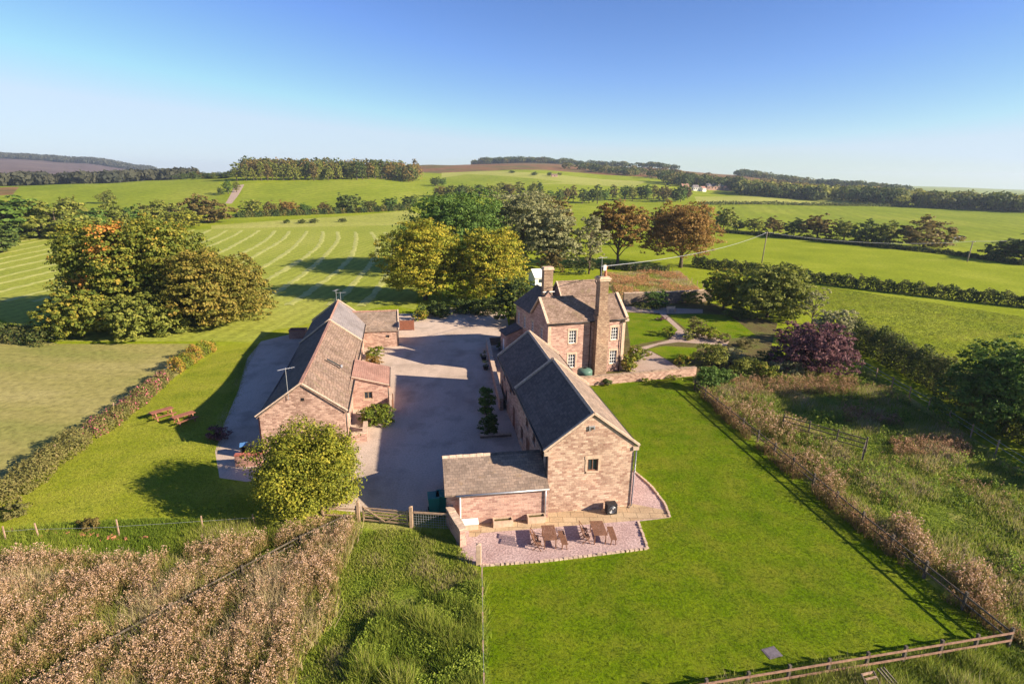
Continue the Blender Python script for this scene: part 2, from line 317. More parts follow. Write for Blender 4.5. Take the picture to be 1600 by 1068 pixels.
# ------------------------------------------------------------ ground cut into its fields, yards and lawns
def zp(pts): return [tuple(G(*p)[:2]) for p in pts]
def zt(pts): return [tuple(PG(*p)[:2]) for p in pts]
def zl(pts): return [PL(*p) for p in pts]
ZONES = [  # name, material, polygon (later ones lie over earlier ones)
 ('moor', 'moor', zl([(600, 920), (700, 830), (850, 900), (1000, 860), (1120, 930), (1300, 1000), (1500, 1050), (1500, 2200), (560, 2200), (520, 1300)])),
 ('far_moor', 'far_moor', zl([(-500, 1100), (0, 1000), (200, 1000), (330, 1100), (420, 1500), (420, 4400), (-500, 4400)])),
 ('upper_field', 'far_green', zt([(-60, 300), (60, 288), (340, 283), (350, 300), (355, 330), (180, 335), (0, 345), (-120, 340)])),
 ('upper_field', 'far_green', zt([(382, 287), (540, 281), (675, 281), (690, 300), (640, 318), (480, 325), (370, 332)])),
 ('ploughed_strip', 'moor', zt([(-200, 300), (30, 292), (20, 304), (-200, 318)])),
 ('sandy_track', 'garden_path', zt([(366, 290), (382, 288), (362, 318), (352, 318)])),
 ('hill_field', 'pale_green', zt([(690, 270), (760, 267), (880, 274), (1010, 284), (990, 292), (870, 287), (690, 290)])),
 ('hill_field', 'far_green', zt([(672, 279), (730, 272), (800, 276), (880, 284), (800, 292), (690, 296)])),
 ('stubble_field', 'pale_green', zt([(1085, 307), (1200, 305), (1440, 313), (1380, 319), (1200, 318), (1090, 318)])),
 ('far_pasture', 'far_green', zt([(1120, 322), (1380, 322), (1640, 334), (1700, 350), (1700, 400), (1470, 384), (1300, 372), (1140, 345)])),
 ('verge_strip', 'pale_green', zt([(330, 352), (640, 328), (660, 336), (650, 352), (330, 362)])),
 ('hay_meadow', 'hay', zp([(-500, 520), (-300, 400), (0, 372), (130, 367), (320, 358), (620, 352), (660, 352), (650, 484), (612, 476), (500, 500), (425, 522), (400, 534), (330, 533), (90, 533), (0, 498)])),
 ('mown_field', 'mown', zp([(-500, 580), (0, 512), (90, 537), (300, 537), (330, 545), (330, 550), (20, 775), (-300, 1000)])),
 ('side_lawn', 'lawn_left', zp([(330, 548), (345, 540), (400, 534), (430, 515), (520, 500), (470, 600), (430, 760), (560, 805), (420, 815), (250, 808), (100, 815), (10, 832), (-40, 810), (20, 768)])),
 ('weed_patch', 'weeds_soil', zp([(-600, 860), (0, 850), (200, 842), (420, 835), (545, 800), (560, 830), (530, 900), (525, 960), (470, 1030), (440, 1300), (-900, 1300)])),
 ('rough_grass', 'rough', zp([(1080, 610), (1090, 560), (1180, 560), (1330, 560), (1600, 735), (1900, 930), (2100, 1300), (1700, 1600), (700, 1600), (758, 1140), (1110, 1090), (1574, 1010)])),
 ('paddock_grass', 'rough', zp([(-40, 808), (10, 832), (100, 815), (250, 808), (420, 815), (560, 805), (705, 812), (715, 878), (750, 888), (757, 1130), (758, 1600), (430, 1600), (445, 1300), (472, 1030), (527, 960), (532, 900), (562, 830), (545, 800), (420, 835), (200, 842), (0, 850), (-300, 850)])),
 ('bracken_field', 'bracken', zp([(940, 425), (1062, 423), (1098, 456), (1095, 474), (968, 476)])),
 ('garden_soil', 'soil', zp([(800, 470), (968, 476), (1100, 470), (1215, 505), (1200, 560), (1082, 590), (880, 600), (850, 560), (790, 560)])),
 ('garden_gravel', 'garden_path', zp([(976, 478), (1098, 483), (1098, 489), (1040, 490), (1070, 517), (1140, 532), (1135, 540), (1060, 534), (1030, 538), (1010, 545), (1042, 562), (1072, 582), (985, 584), (990, 545), (1045, 531), (1059, 515), (1030, 489), (978, 487)])),
 ('garden_lawn', 'lawn', zp([(978, 488), (1031, 491), (1059, 515), (1042, 529), (985, 540)])),
 ('garden_lawn', 'lawn', zp([(1043, 491), (1098, 490), (1140, 492), (1182, 524), (1130, 530), (1075, 516)])),
 ('garden_lawn', 'lawn', zp([(1012, 545), (1040, 540), (1090, 543), (1085, 562), (1046, 562)])),
 ('gravel_yard', 'gravel', zp([(560, 488), (640, 490), (700, 480), (790, 484), (800, 540), (850, 560), (900, 600), (870, 800), (705, 806), (640, 800), (560, 800), (520, 796), (430, 770), (440, 700), (480, 540)])),
 ('gravel_drive', 'gravel', zp([(505, 512), (440, 525), (408, 533), (386, 560), (372, 610), (350, 662), (336, 705), (343, 746), (385, 752), (430, 745), (520, 620)])),
 ('lawn', 'lawn', zp([(748, 885), (757, 1130), (900, 1118), (1110, 1088), (1573, 1009), (1086, 612), (1081, 588), (905, 600), (850, 640), (830, 860)])),
 ('gravel_patio', 'gravel_pink', zp([(712, 838), (716, 876), (748, 884), (850, 877), (940, 866), (1012, 857), (997, 814), (1047, 808), (1040, 788), (1018, 760), (990, 735), (900, 720), (720, 800)])),
 ('stone_paving', 'slabs', zp([(733, 815), (733, 838), (745, 838), (752, 832), (1000, 812), (1047, 808), (1044, 797), (985, 786), (850, 790), (715, 805)])),
]
def build_ground():
    pts = []; edges = []
    for nm, mt, P in ZONES:
        i0 = len(pts); Q = []
        for k in range(len(P)):
            a = P[k]; b = P[(k+1) % len(P)]; L = math.hypot(b[0]-a[0], b[1]-a[1]); r = math.hypot(a[0]+b[0], a[1]+b[1])/2
            n = max(1, int(L/max(3.0, r*0.05)))
            Q += [(a[0]+(b[0]-a[0])*t/n, a[1]+(b[1]-a[1])*t/n) for t in range(n)]
        pts += Q; edges += [(i0+k, i0+(k+1) % len(Q)) for k in range(len(Q))]
    r = 4.0; ring = 0
    while r < 4600:
        nA = 130 if r > 14 else 40
        for k in range(nA):
            az = -1.05+2.1*(k+(ring % 2)*0.5)/nA; pts.append((r*math.sin(az), r*math.cos(az)))
        for k in range(18):
            az = 1.15+(2*math.pi-2.3)*k/17; pts.append((r*math.sin(az), r*math.cos(az)))
        r *= 1.06 if r < 900 else 1.035; ring += 1
    out = geometry.delaunay_2d_cdt([Vector(p) for p in pts], edges, [], 0, 0.004)
    V = np.array([(v.x, v.y) for v in out[0]]); F = np.array([tuple(f) for f in out[2]], np.int32)
    Z = Hn(V[:, 0], V[:, 1]); V3 = np.column_stack([V, Z]); cen = V[F].mean(1)
    zid = np.full(len(F), -1)
    for k, (nm, mt, P) in enumerate(ZONES): zid[pip(P, cen[:, 0], cen[:, 1])] = k
    a = V[F]; cr = (a[:, 1, 0]-a[:, 0, 0])*(a[:, 2, 1]-a[:, 0, 1])-(a[:, 1, 1]-a[:, 0, 1])*(a[:, 2, 0]-a[:, 0, 0])
    F[cr < 0] = F[cr < 0][:, ::-1]
    for k in range(-1, len(ZONES)):
        f = F[zid == k]
        if not len(f): continue
        u, inv = np.unique(f, return_inverse=True)
        nm, mt = ('pasture', 'pasture') if k < 0 else ZONES[k][:2]
        tag(link(nm, np_mesh(nm, V3[u], inv.reshape(-1, 3), MATS[mt], smooth=True, uv=(mt == 'slabs'))), kind='structure')
build_ground()
# ------------------------------------------------------------ materials of the buildings
masonry('sandstone', (0.34, 0.20, 0.145), (0.64, 0.47, 0.345), (0.42, 0.31, 0.24), 0.34, 0.155, 0.014, stain=(1.3, 0.62, (0.30, 0.20, 0.15), 0.6))
masonry('rubble_stone', (0.28, 0.165, 0.125), (0.57, 0.39, 0.30), (0.41, 0.29, 0.22), 0.32, 0.145, 0.016, stain=(1.6, 0.60, (0.26, 0.17, 0.13), 0.55))
masonry('pink_stone', (0.32, 0.18, 0.145), (0.56, 0.37, 0.29), (0.46, 0.34, 0.27), 0.40, 0.15, 0.014, stain=(1.3, 0.66, (0.30, 0.18, 0.14), 0.5))
masonry('shaded_chimney_stone', (0.26, 0.165, 0.11), (0.42, 0.30, 0.20), (0.20, 0.15, 0.11), 0.36, 0.2, 0.02)  # darker than the house walls: shade on the chimneys put into the colour
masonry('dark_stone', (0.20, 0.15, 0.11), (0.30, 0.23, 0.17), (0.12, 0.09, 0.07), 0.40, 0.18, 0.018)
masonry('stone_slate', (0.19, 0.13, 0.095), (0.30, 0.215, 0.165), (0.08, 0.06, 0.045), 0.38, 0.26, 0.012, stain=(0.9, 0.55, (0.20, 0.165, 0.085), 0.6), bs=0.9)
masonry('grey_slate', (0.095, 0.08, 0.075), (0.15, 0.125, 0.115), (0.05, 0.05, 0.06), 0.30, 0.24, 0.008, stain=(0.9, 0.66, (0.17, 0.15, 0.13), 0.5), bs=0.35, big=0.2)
masonry('pale_slate', (0.21, 0.19, 0.19), (0.25, 0.225, 0.22), (0.12, 0.10, 0.10), 0.30, 0.24, 0.008, bs=0.35)
masonry('mossy_slate', (0.20, 0.15, 0.115), (0.31, 0.235, 0.18), (0.11, 0.09, 0.08), 0.32, 0.24, 0.010, stain=(1.2, 0.58, (0.30, 0.20, 0.10), 0.6), bs=0.5)
masonry('red_tile', (0.34, 0.185, 0.14), (0.40, 0.235, 0.18), (0.18, 0.10, 0.08), 0.26, 0.20, 0.012, bs=0.5)
plain('coping_stone', (0.50, 0.38, 0.28), 0.85, 0.3, 5)
plain('dressed_stone', (0.52, 0.38, 0.27), 0.85, 0.25, 3)
plain('white_paint', (0.78, 0.78, 0.76), 0.45, 0.06, 5)
plain('white_render', (0.74, 0.70, 0.66), 0.8, 0.1, 2)
plain('black_metal', (0.025, 0.025, 0.028), 0.4, 0.2, 8)
plain('grey_metal', (0.42, 0.43, 0.45), 0.4, 0.15, 8, metal=0.5)
plain('rail_wood', (0.27, 0.16, 0.11), 0.85, 0.4, 5)
plain('cover_grey', (0.15, 0.13, 0.15), 0.7, 0.2, 5)
plain('wall_coping', (0.33, 0.24, 0.17), 0.9, 0.4, 3)
plain('lead', (0.28, 0.29, 0.31), 0.5, 0.2, 5)
plain('brown_wood', (0.20, 0.10, 0.06), 0.7, 0.3, 6, stretch=(1, 1, 6))
plain('red_wood', (0.27, 0.11, 0.065), 0.65, 0.3, 6, stretch=(1, 6, 1))
plain('fence_wood', (0.36, 0.24, 0.17), 0.8, 0.35, 5)
plain('dark_fence_wood', (0.10, 0.085, 0.065), 0.85, 0.4, 5)
plain('gate_wood', (0.36, 0.25, 0.16), 0.8, 0.3, 6)
plain('bark', (0.10, 0.075, 0.055), 0.9, 0.35, 6, bs=0.6, stretch=(1, 1, 0.3))
plain('pale_bark', (0.24, 0.20, 0.16), 0.9, 0.35, 6, bs=0.6, stretch=(1, 1, 0.3))
plain('green_plastic', (0.09, 0.17, 0.13), 0.4, 0.12, 3)
plain('teal_plastic', (0.02, 0.16, 0.13), 0.4, 0.15, 3)
plain('black_plastic', (0.02, 0.02, 0.022), 0.4, 0.2, 3)
plain('blue_plastic', (0.10, 0.25, 0.50), 0.4, 0.1, 3)
plain('terracotta', (0.42, 0.16, 0.09), 0.8, 0.2, 4)
plain('red_brick_top', (0.40, 0.13, 0.09), 0.8, 0.25, 5)
plain('cow_white', (0.7, 0.68, 0.63), 0.8, 0.08, 3)
plain('cow_black', (0.02, 0.02, 0.02), 0.7, 0.2, 3)
m, nt, p, _ = new_mat('glass'); p.inputs['Base Color'].default_value = (0.03, 0.04, 0.05, 1); p.inputs['Roughness'].default_value = 0.08
p.inputs['Specular IOR Level'].default_value = 0.6
m, nt, p, _ = new_mat('dark_inside'); p.inputs['Base Color'].default_value = (0.015, 0.013, 0.012, 1); p.inputs['Roughness'].default_value = 0.9

# ------------------------------------------------------------ building helpers (local frame: x across, y along, z up)
def wall_face(mb, a, b, z0, z1, holes=(), depth=0.16):
    """upright wall face from plan point a to b; holes = (s0, s1, h0, h1) in metres; outside is to the right of a->b"""
    a = Vector((a[0], a[1], 0)); b = Vector((b[0], b[1], 0)); L = (b-a).length; d = (b-a)/L; n = Vector((d.y, -d.x, 0))
    xs = sorted({0.0, L, *[h[0] for h in holes], *[h[1] for h in holes]}); zs = sorted({z0, z1, *[h[2] for h in holes], *[h[3] for h in holes]})
    P = lambda s, z, o=0.0: tuple(a+d*s-n*o+Vector((0, 0, z)))
    for i in range(len(xs)-1):
        for j in range(len(zs)-1):
            cx = (xs[i]+xs[i+1])/2; cz = (zs[j]+zs[j+1])/2
            if any(h[0] < cx < h[1] and h[2] < cz < h[3] for h in holes): continue
            mb.poly([P(xs[i], zs[j]), P(xs[i+1], zs[j]), P(xs[i+1], zs[j+1]), P(xs[i], zs[j+1])])
    for s0, s1, h0, h1 in holes:
        mb.poly([P(s0, h0), P(s1, h0), P(s1, h0, depth), P(s0, h0, depth)]); mb.poly([P(s0, h1, depth), P(s1, h1, depth), P(s1, h1), P(s0, h1)])
        mb.poly([P(s0, h0, depth), P(s0, h1, depth), P(s0, h1), P(s0, h0)]); mb.poly([P(s1, h0), P(s1, h1), P(s1, h1, depth), P(s1, h0, depth)])
def opening(root, a, b, hole, kind='window', frame='white_paint', bars=(1, 1), depth=0.12, sill=True, surround=None, name=None, leaf=None):
    """frame with glazing bars, glass and sill set into a hole"""
    a = Vector((a[0], a[1], 0)); b = Vector((b[0], b[1], 0)); d = (b-a).normalized(); n = Vector((d.y, -d.x, 0))
    s0, s1, h0, h1 = hole
    M = Matrix((d, -n, Vector((0, 0, 1)))).transposed().to_4x4(); M.translation = a+d*s0+Vector((0, 0, h0))
    w = s1-s0; h = h1-h0
    if kind == 'window':
        f = MB(); t = 0.07 if w > 0.7 else 0.05
        f.box(0, t, depth-0.05, depth, 0, h, M).box(w-t, w, depth-0.05, depth, 0, h, M)
        f.box(t, w-t, depth-0.05, depth, 0, t, M).box(t, w-t, depth-0.05, depth, h-t, h, M)
        for k in range(1, bars[0]+1):
            x = w*k/(bars[0]+1); f.box(x-0.022, x+0.022, depth-0.045, depth-0.012, t, h-t, M)
        for k in range(1, bars[1]+1):
            z = h*k/(bars[1]+1); f.box(t, w-t, depth-0.042, depth-0.015, z-0.022, z+0.022, M)
        wo_ = f.build('window', frame, root, uv=False)
        MB().box(0.01, w-0.01, depth-0.005, depth+0.01, 0.01, h-0.01, M).build('pane', 'glass', wo_, uv=False)
        if sill: MB().box(-0.08, w+0.08, -0.06, 0.10, -0.11, -0.002, M).build('sill', 'dressed_stone', wo_)
        if surround:
            s = MB(); s.box(-0.16, -0.003, -0.025, 0.02, 0, h, M).box(w+0.003, w+0.16, -0.025, 0.02, 0, h, M).box(-0.2, w+0.2, -0.03, 0.02, h+0.002, h+0.24, M)
            s.build('surround', surround, wo_)
        return wo_
    f = MB().box(0, w, depth-0.05, depth, 0, h, M); o = f.build(name or 'door', leaf or 'brown_wood', root)
    k = MB(); 
    for i in range(1, 4): k.box(w*i/4-0.01, w*i/4+0.01, depth-0.062, depth-0.05, 0.02, h-0.02, M)
    k.build('board', leaf or 'brown_wood', o); return o
def slab_roof(st, m, root, th=0.12, name='roof', west=None):
    """st: stations (y, (xw,zw), (xr,zr), (xe,ze)) ; thick pitched roof along y"""
    V = []; F = []; n = len(st)
    for y, w, r, e in st:
        V += [(w[0], y, w[1]), (r[0], y, r[1]), (e[0], y, e[1]), (w[0], y, w[1]-th), (r[0], y, r[1]-th), (e[0], y, e[1]-th)]
    for k in range(n-1):
        a = k*6; b = a+6
        F += [(a, b, b+1, a+1), (a+1, b+1, b+2, a+2), (a+3, a+4, b+4, b+3), (a+4, a+5, b+5, b+4), (a, a+3, b+3, b), (a+2, b+2, b+5, a+5)]
    F += [(0, 1, 4, 3), (1, 2, 5, 4)]; a = (n-1)*6; F += [(a, a+3, a+4, a+1), (a+1, a+4, a+5, a+2)]
    mb = MB(); mb.v = V; mb.f = F; o = mb.build(name, m, root)
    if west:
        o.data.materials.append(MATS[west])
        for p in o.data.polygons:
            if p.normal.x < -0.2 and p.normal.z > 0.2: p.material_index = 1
    return o
def verge(pts, root, m='coping_stone', w=0.26, h=0.13, name='coping', lift=0.09):
    mb = MB()
    for a, b in zip(pts[:-1], pts[1:]): mb.bar((a[0], a[1], a[2]+lift), (b[0], b[1], b[2]+lift), w, h)
    return mb.build(name, m, root)
def ridge_tiles(a, b, root, m, n=None, w=0.30):
    a = Vector(a); b = Vector(b); L = (b-a).length; n = n or int(L/0.45); mb = MB()
    for k in range(n):
        p = a.lerp(b, k/n); q = a.lerp(b, (k+0.95)/n); dd = (b-a).normalized(); x = Vector((-dd.y, dd.x, 0)).normalized()*w/2
        lo = Vector((0, 0, -0.10)); up = Vector((0, 0, 0.05+0.008*((k*7) % 3)))
        mb.poly([p-x+lo, q-x+lo, q+up, p+up]); mb.poly([p+up, q+up, q+x+lo, p+x+lo]); mb.poly([p-x+lo, p+up, p+x+lo]); mb.poly([q-x+lo, q+x+lo, q+up])
    return mb.build('ridge_tiles', m, root)
def gutter(a, b, root, r=0.07, m='black_metal'):
    return MB().tube([a, b], r, 8).build('gutter', m, root, smooth=True, uv=False)
def downpipe(x, y, z0, z1, root, m='black_metal'):
    return MB().tube([(x, y, z1), (x, y, z0)], 0.05, 8).build('downpipe', m, root, smooth=True, uv=False)

# ============================================================ BARN A : long stone barn on the west of the yard
def aerial(mb, x, y, z, h, rot=0.0, n=6):
    mb.tube([(x, y, z), (x, y, z+h)], 0.025, 6)
    c, s = math.cos(rot), math.sin(rot)
    mb.tube([(x-0.6*c, y-0.6*s, z+h-0.1), (x+0.7*c, y+0.7*s, z+h-0.1)], 0.018, 5)
    for k in range(n):
        t = -0.55+1.2*k/(n-1); l = 0.28; mb.tube([(x+t*c+s*l, y+t*s-c*l, z+h-0.1), (x+t*c-s*l, y+t*s+c*l, z+h-0.1)], 0.012, 4)
def barn_a():
    R0 = G(405, 671, 1.9); ang = math.radians(11.5)
    root = thing('stone_barn', 'long low stone barn with sagging brown roof left of the yard', 'barn', (-20.0, 41.6, 0), ang)
    W = 6.5; E = 3.5; RZ = 5.9; L1 = 22.0; L2 = 33.0; E2 = 3.1; RZ2 = 5.5
    w = MB()
    hs = [(2.9, 3.15, 4.55, 4.8)]
    wall_face(w, (0, 0), (W, 0), 0, E)
    w.poly([(0, 0, E), (W, 0, E), (W/2, 0, RZ)])
    he = [(1.0, 2.1, 0.1, 2.1), (3.4, 4.4, 0.9, 2.0), (15.6, 16.6, 0.8, 2.0), (18.2, 19.2, 0.05, 2.1), (20.0, 21.0, 0.8, 2.0), (24.0, 25.0, 0.05, 2.1), (26.5, 27.5, 0.8, 2.0)]
    wall_face(w, (W, 0), (W, L2), 0, E2, he)
    w.poly([(W, 0, E2), (W, L1, E2), (W, 0, E)])
    wall_face(w, (0, L2), (0, 0), 0, E2, [(5, 6, 1, 2), (12, 13, 1, 2), (18, 19.2, 0.05, 2.1), (26, 27, 1, 2)])
    w.poly([(0, L1, E2), (0, 0, E2), (0, 0, E)])
    wall_face(w, (W, L2), (0, L2), 0, E2); w.poly([(W, L2, E2), (0, L2, E2), (W/2, L2, RZ2)])
    w.build('wall', 'rubble_stone', root)
    MB().box(3.25, 3.5, -0.02, 0.05, 4.5, 4.75).build('vent_hole', 'dark_inside', root)
    for h in he:
        if h[2] > 0.5: opening(root, (W, 0), (W, L2), h, frame='white_paint', bars=(1, 1))
        else: opening(root, (W, 0), (W, L2), h, 'door', leaf='brown_wood')
    for h in [(5, 6, 1, 2), (12, 13, 1, 2), (26, 27, 1, 2)]: opening(root, (0, L2), (0, 0), h, frame='brown_wood')
    opening(root, (0, L2), (0, 0), (18, 19.2, 0.05, 2.1), 'door')
    st = []
    for k in range(12):
        t = k/11; y = -0.12+t*(L1+0.12); sag = math.sin(t*math.pi)**1.5
        rz = RZ+(RZ2-RZ)*t-0.42*sag; ez = E+(E2-E)*t-0.12*sag
        st.append((y, (-0.22, ez-0.15), (W/2+0.1-0.15*sag, rz+0.1), (W+0.22, ez-0.15)))
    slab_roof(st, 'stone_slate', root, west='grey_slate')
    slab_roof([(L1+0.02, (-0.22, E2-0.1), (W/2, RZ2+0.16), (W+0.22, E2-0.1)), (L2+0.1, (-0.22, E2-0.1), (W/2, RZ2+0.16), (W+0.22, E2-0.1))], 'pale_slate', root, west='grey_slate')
    mb = MB()
    for a, b in zip(st[:-1], st[1:]): mb.bar((a[2][0], a[0], a[2][1]+0.03), (b[2][0], b[0], b[2][1]+0.03), 0.24, 0.12)
    mb.build('ridge_tiles', 'red_tile', root)
    ridge_tiles((W/2, L1, RZ2+0.2), (W/2, L2, RZ2+0.2), root, 'red_tile')
    verge([(-0.3, -0.05, E-0.13), (W/2+0.1, -0.05, RZ+0.06)], root, w=0.2, h=0.1); verge([(W/2+0.1, -0.05, RZ+0.06), (W+0.3, -0.05, E-0.13)], root, w=0.14, h=0.08)
    verge([(-0.3, L1+0.02, E2-0.12), (W/2, L1+0.02, RZ2+0.18)], root, h=0.14); verge([(W/2, L1+0.02, RZ2+0.18), (W+0.3, L1+0.02, E2-0.12)], root, h=0.14)
    verge([(-0.3, L2, E2-0.12), (W/2, L2, RZ2+0.18), (W+0.3, L2, E2-0.12)], root, h=0.12)
    gutter((W+0.3, 0, E-0.24), (W+0.3, L1, E2-0.24), root); gutter((W+0.3, L1+0.1, E2-0.22), (W+0.3, L2, E2-0.22), root)
    downpipe(W+0.10, 0.35, 0, E-0.2, root); downpipe(W+0.10, L1-0.3, 0, E2-0.2, root)
    downpipe(-0.12, 0.25, 0, E-0.1, root, 'red_brick_top')
    # roof light on the yard slope
    t = 0.40; y0 = 9.3; fr = MB()
    def rp(f, y): return (W/2+0.1+f*(W/2+0.1), y, RZ-0.33-f*(RZ-E-0.1)+0.04)
    a, b = rp(0.28, y0), rp(0.62, y0+0.05); MB().bar((a[0], a[1], a[2]+0.02), (b[0], b[1], b[2]+0.02), 0.28, 0.05).build('roof_light', 'glass', root)
    MB().tube([rp(0.66, y0-0.1), (rp(0.66, y0)[0], y0-0.1, rp(0.66, y0)[2]+0.25)], 0.13, 10).build('flue', 'lead', root, smooth=True)
    # porch built of brick-red stone, at right angles
    px0, px1, py0, py1 = W, W+3.3, 8.4, 13.9; pe = 2.35; pr = 3.25
    w = MB(); hp = [(1.05, 1.85, 1.0, 1.75)]
    wall_face(w, (px0, py0), (px1, py0), 0, pe, hp); w.poly([(px0, py0, pe), (px1, py0, pe), (px0, py0, pr)])
    wall_face(w, (px1, py0), (px1, py1), 0, pe, [(3.3, 4.4, 0.02, 2.1)]); wall_face(w, (px1, py1), (px0, py1), 0, pe); w.poly([(px1, py1, pe), (px0, py1, pe), (px0, py1, pr)])
    w.build('porch', 'pink_stone', root)
    opening(root, (px0, py0), (px1, py0), hp[0], frame='gate_wood', bars=(1, 0)); opening(root, (px1, py0), (px1, py1), (3.3, 4.4, 0.02, 2.1), 'door')
    r = MB(); i = 0
    A = [(px0, py0-0.12, pr+0.1), (px1+0.2, py0-0.12, pe-0.02), (px1+0.2, py1+0.12, pe-0.02), (px0, py1+0.12, pr+0.1)]
    r.v = A+[(x, y, z-0.1) for x, y, z in A]; r.f = [(0, 1, 2, 3), (7, 6, 5, 4), (0, 4, 5, 1), (1, 5, 6, 2), (2, 6, 7, 3), (3, 7, 4, 0)]
    r.build('porch_roof', 'red_tile', root)
    verge([(px0, py0-0.1, pr+0.06), (px1+0.2, py0-0.1, pe-0.06)], root, w=0.12, h=0.06, name='barge_board'); downpipe(px1+0.07, py0+0.2, 0, pe, root)
    gutter((px1+0.24, py0-0.1, pe-0.1), (px1+0.24, py1+0.1, pe-0.1), root, 0.05)
    # east wing at the far end
    x0, x1, y0, y1 = W-0.2, W+4.4, L2-3.6, L2+1.8; e = 2.2; rr = 4.1; ym = (y0+y1)/2
    w = MB(); hw = [(1.1, 2.0, 0.9, 1.8)]
    wall_face(w, (x0, y0), (x1, y0), 0, e, [(3.0, 3.5, 1.2, 1.6)]); wall_face(w, (x1, y0), (x1, y1), 0, e); wall_face(w, (x1, y1), (x0, y1), 0, e); w.poly([(x1, y0, e), (x1, y1, e), (x1, ym, rr)])
    w.build('wing', 'rubble_stone', root); opening(root, (x0, y0), (x1, y0), (3.0, 3.5, 1.2, 1.6), frame='brown_wood', bars=(0, 0))
    r = MB(); xa, xb = W/2-1.0, x1+0.15
    for sgn, yy in ((-1, y0-0.2), (1, y1+0.2)):
        A = [(xa if sgn > 0 else W-0.3, yy, e), (xb, yy, e), (xb, ym, rr+0.15), (xa, ym, rr+0.15)]; k = len(r.v)
        r.v += A+[(x, y, z-0.1) for x, y, z in A]; r.f += [tuple(k+q for q in f) for f in ((0, 1, 2, 3), (7, 6, 5, 4), (0, 4, 5, 1), (1, 5, 6, 2), (2, 6, 7, 3), (3, 7, 4, 0))]
    r.build('wing_roof', 'mossy_slate', root); verge([(xb, y0-0.2, e), (xb, ym, rr+0.15), (xb, y1+0.2, e)], root, w=0.16, h=0.1)
    ridge_tiles((W/2, ym, rr+0.2), (xb, ym, rr+0.2), root, 'red_tile'); downpipe(x1+0.08, y0-0.06, 0, e, root)
    m1 = MB(); aerial(m1, W/2-0.9, -0.12, RZ-1.2, 2.7, 0.5); m1.build('aerial', 'grey_metal', root, uv=False)
    m2 = MB(); aerial(m2, W/2-0.15, L2-0.3, RZ2+0.2, 1.5, 1.2); aerial(m2, W/2+0.35, L2+0.05, RZ2+0.1, 1.2, 0.1); m2.build('aerial', 'grey_metal', root, uv=False)
    return root
BA = barn_a()

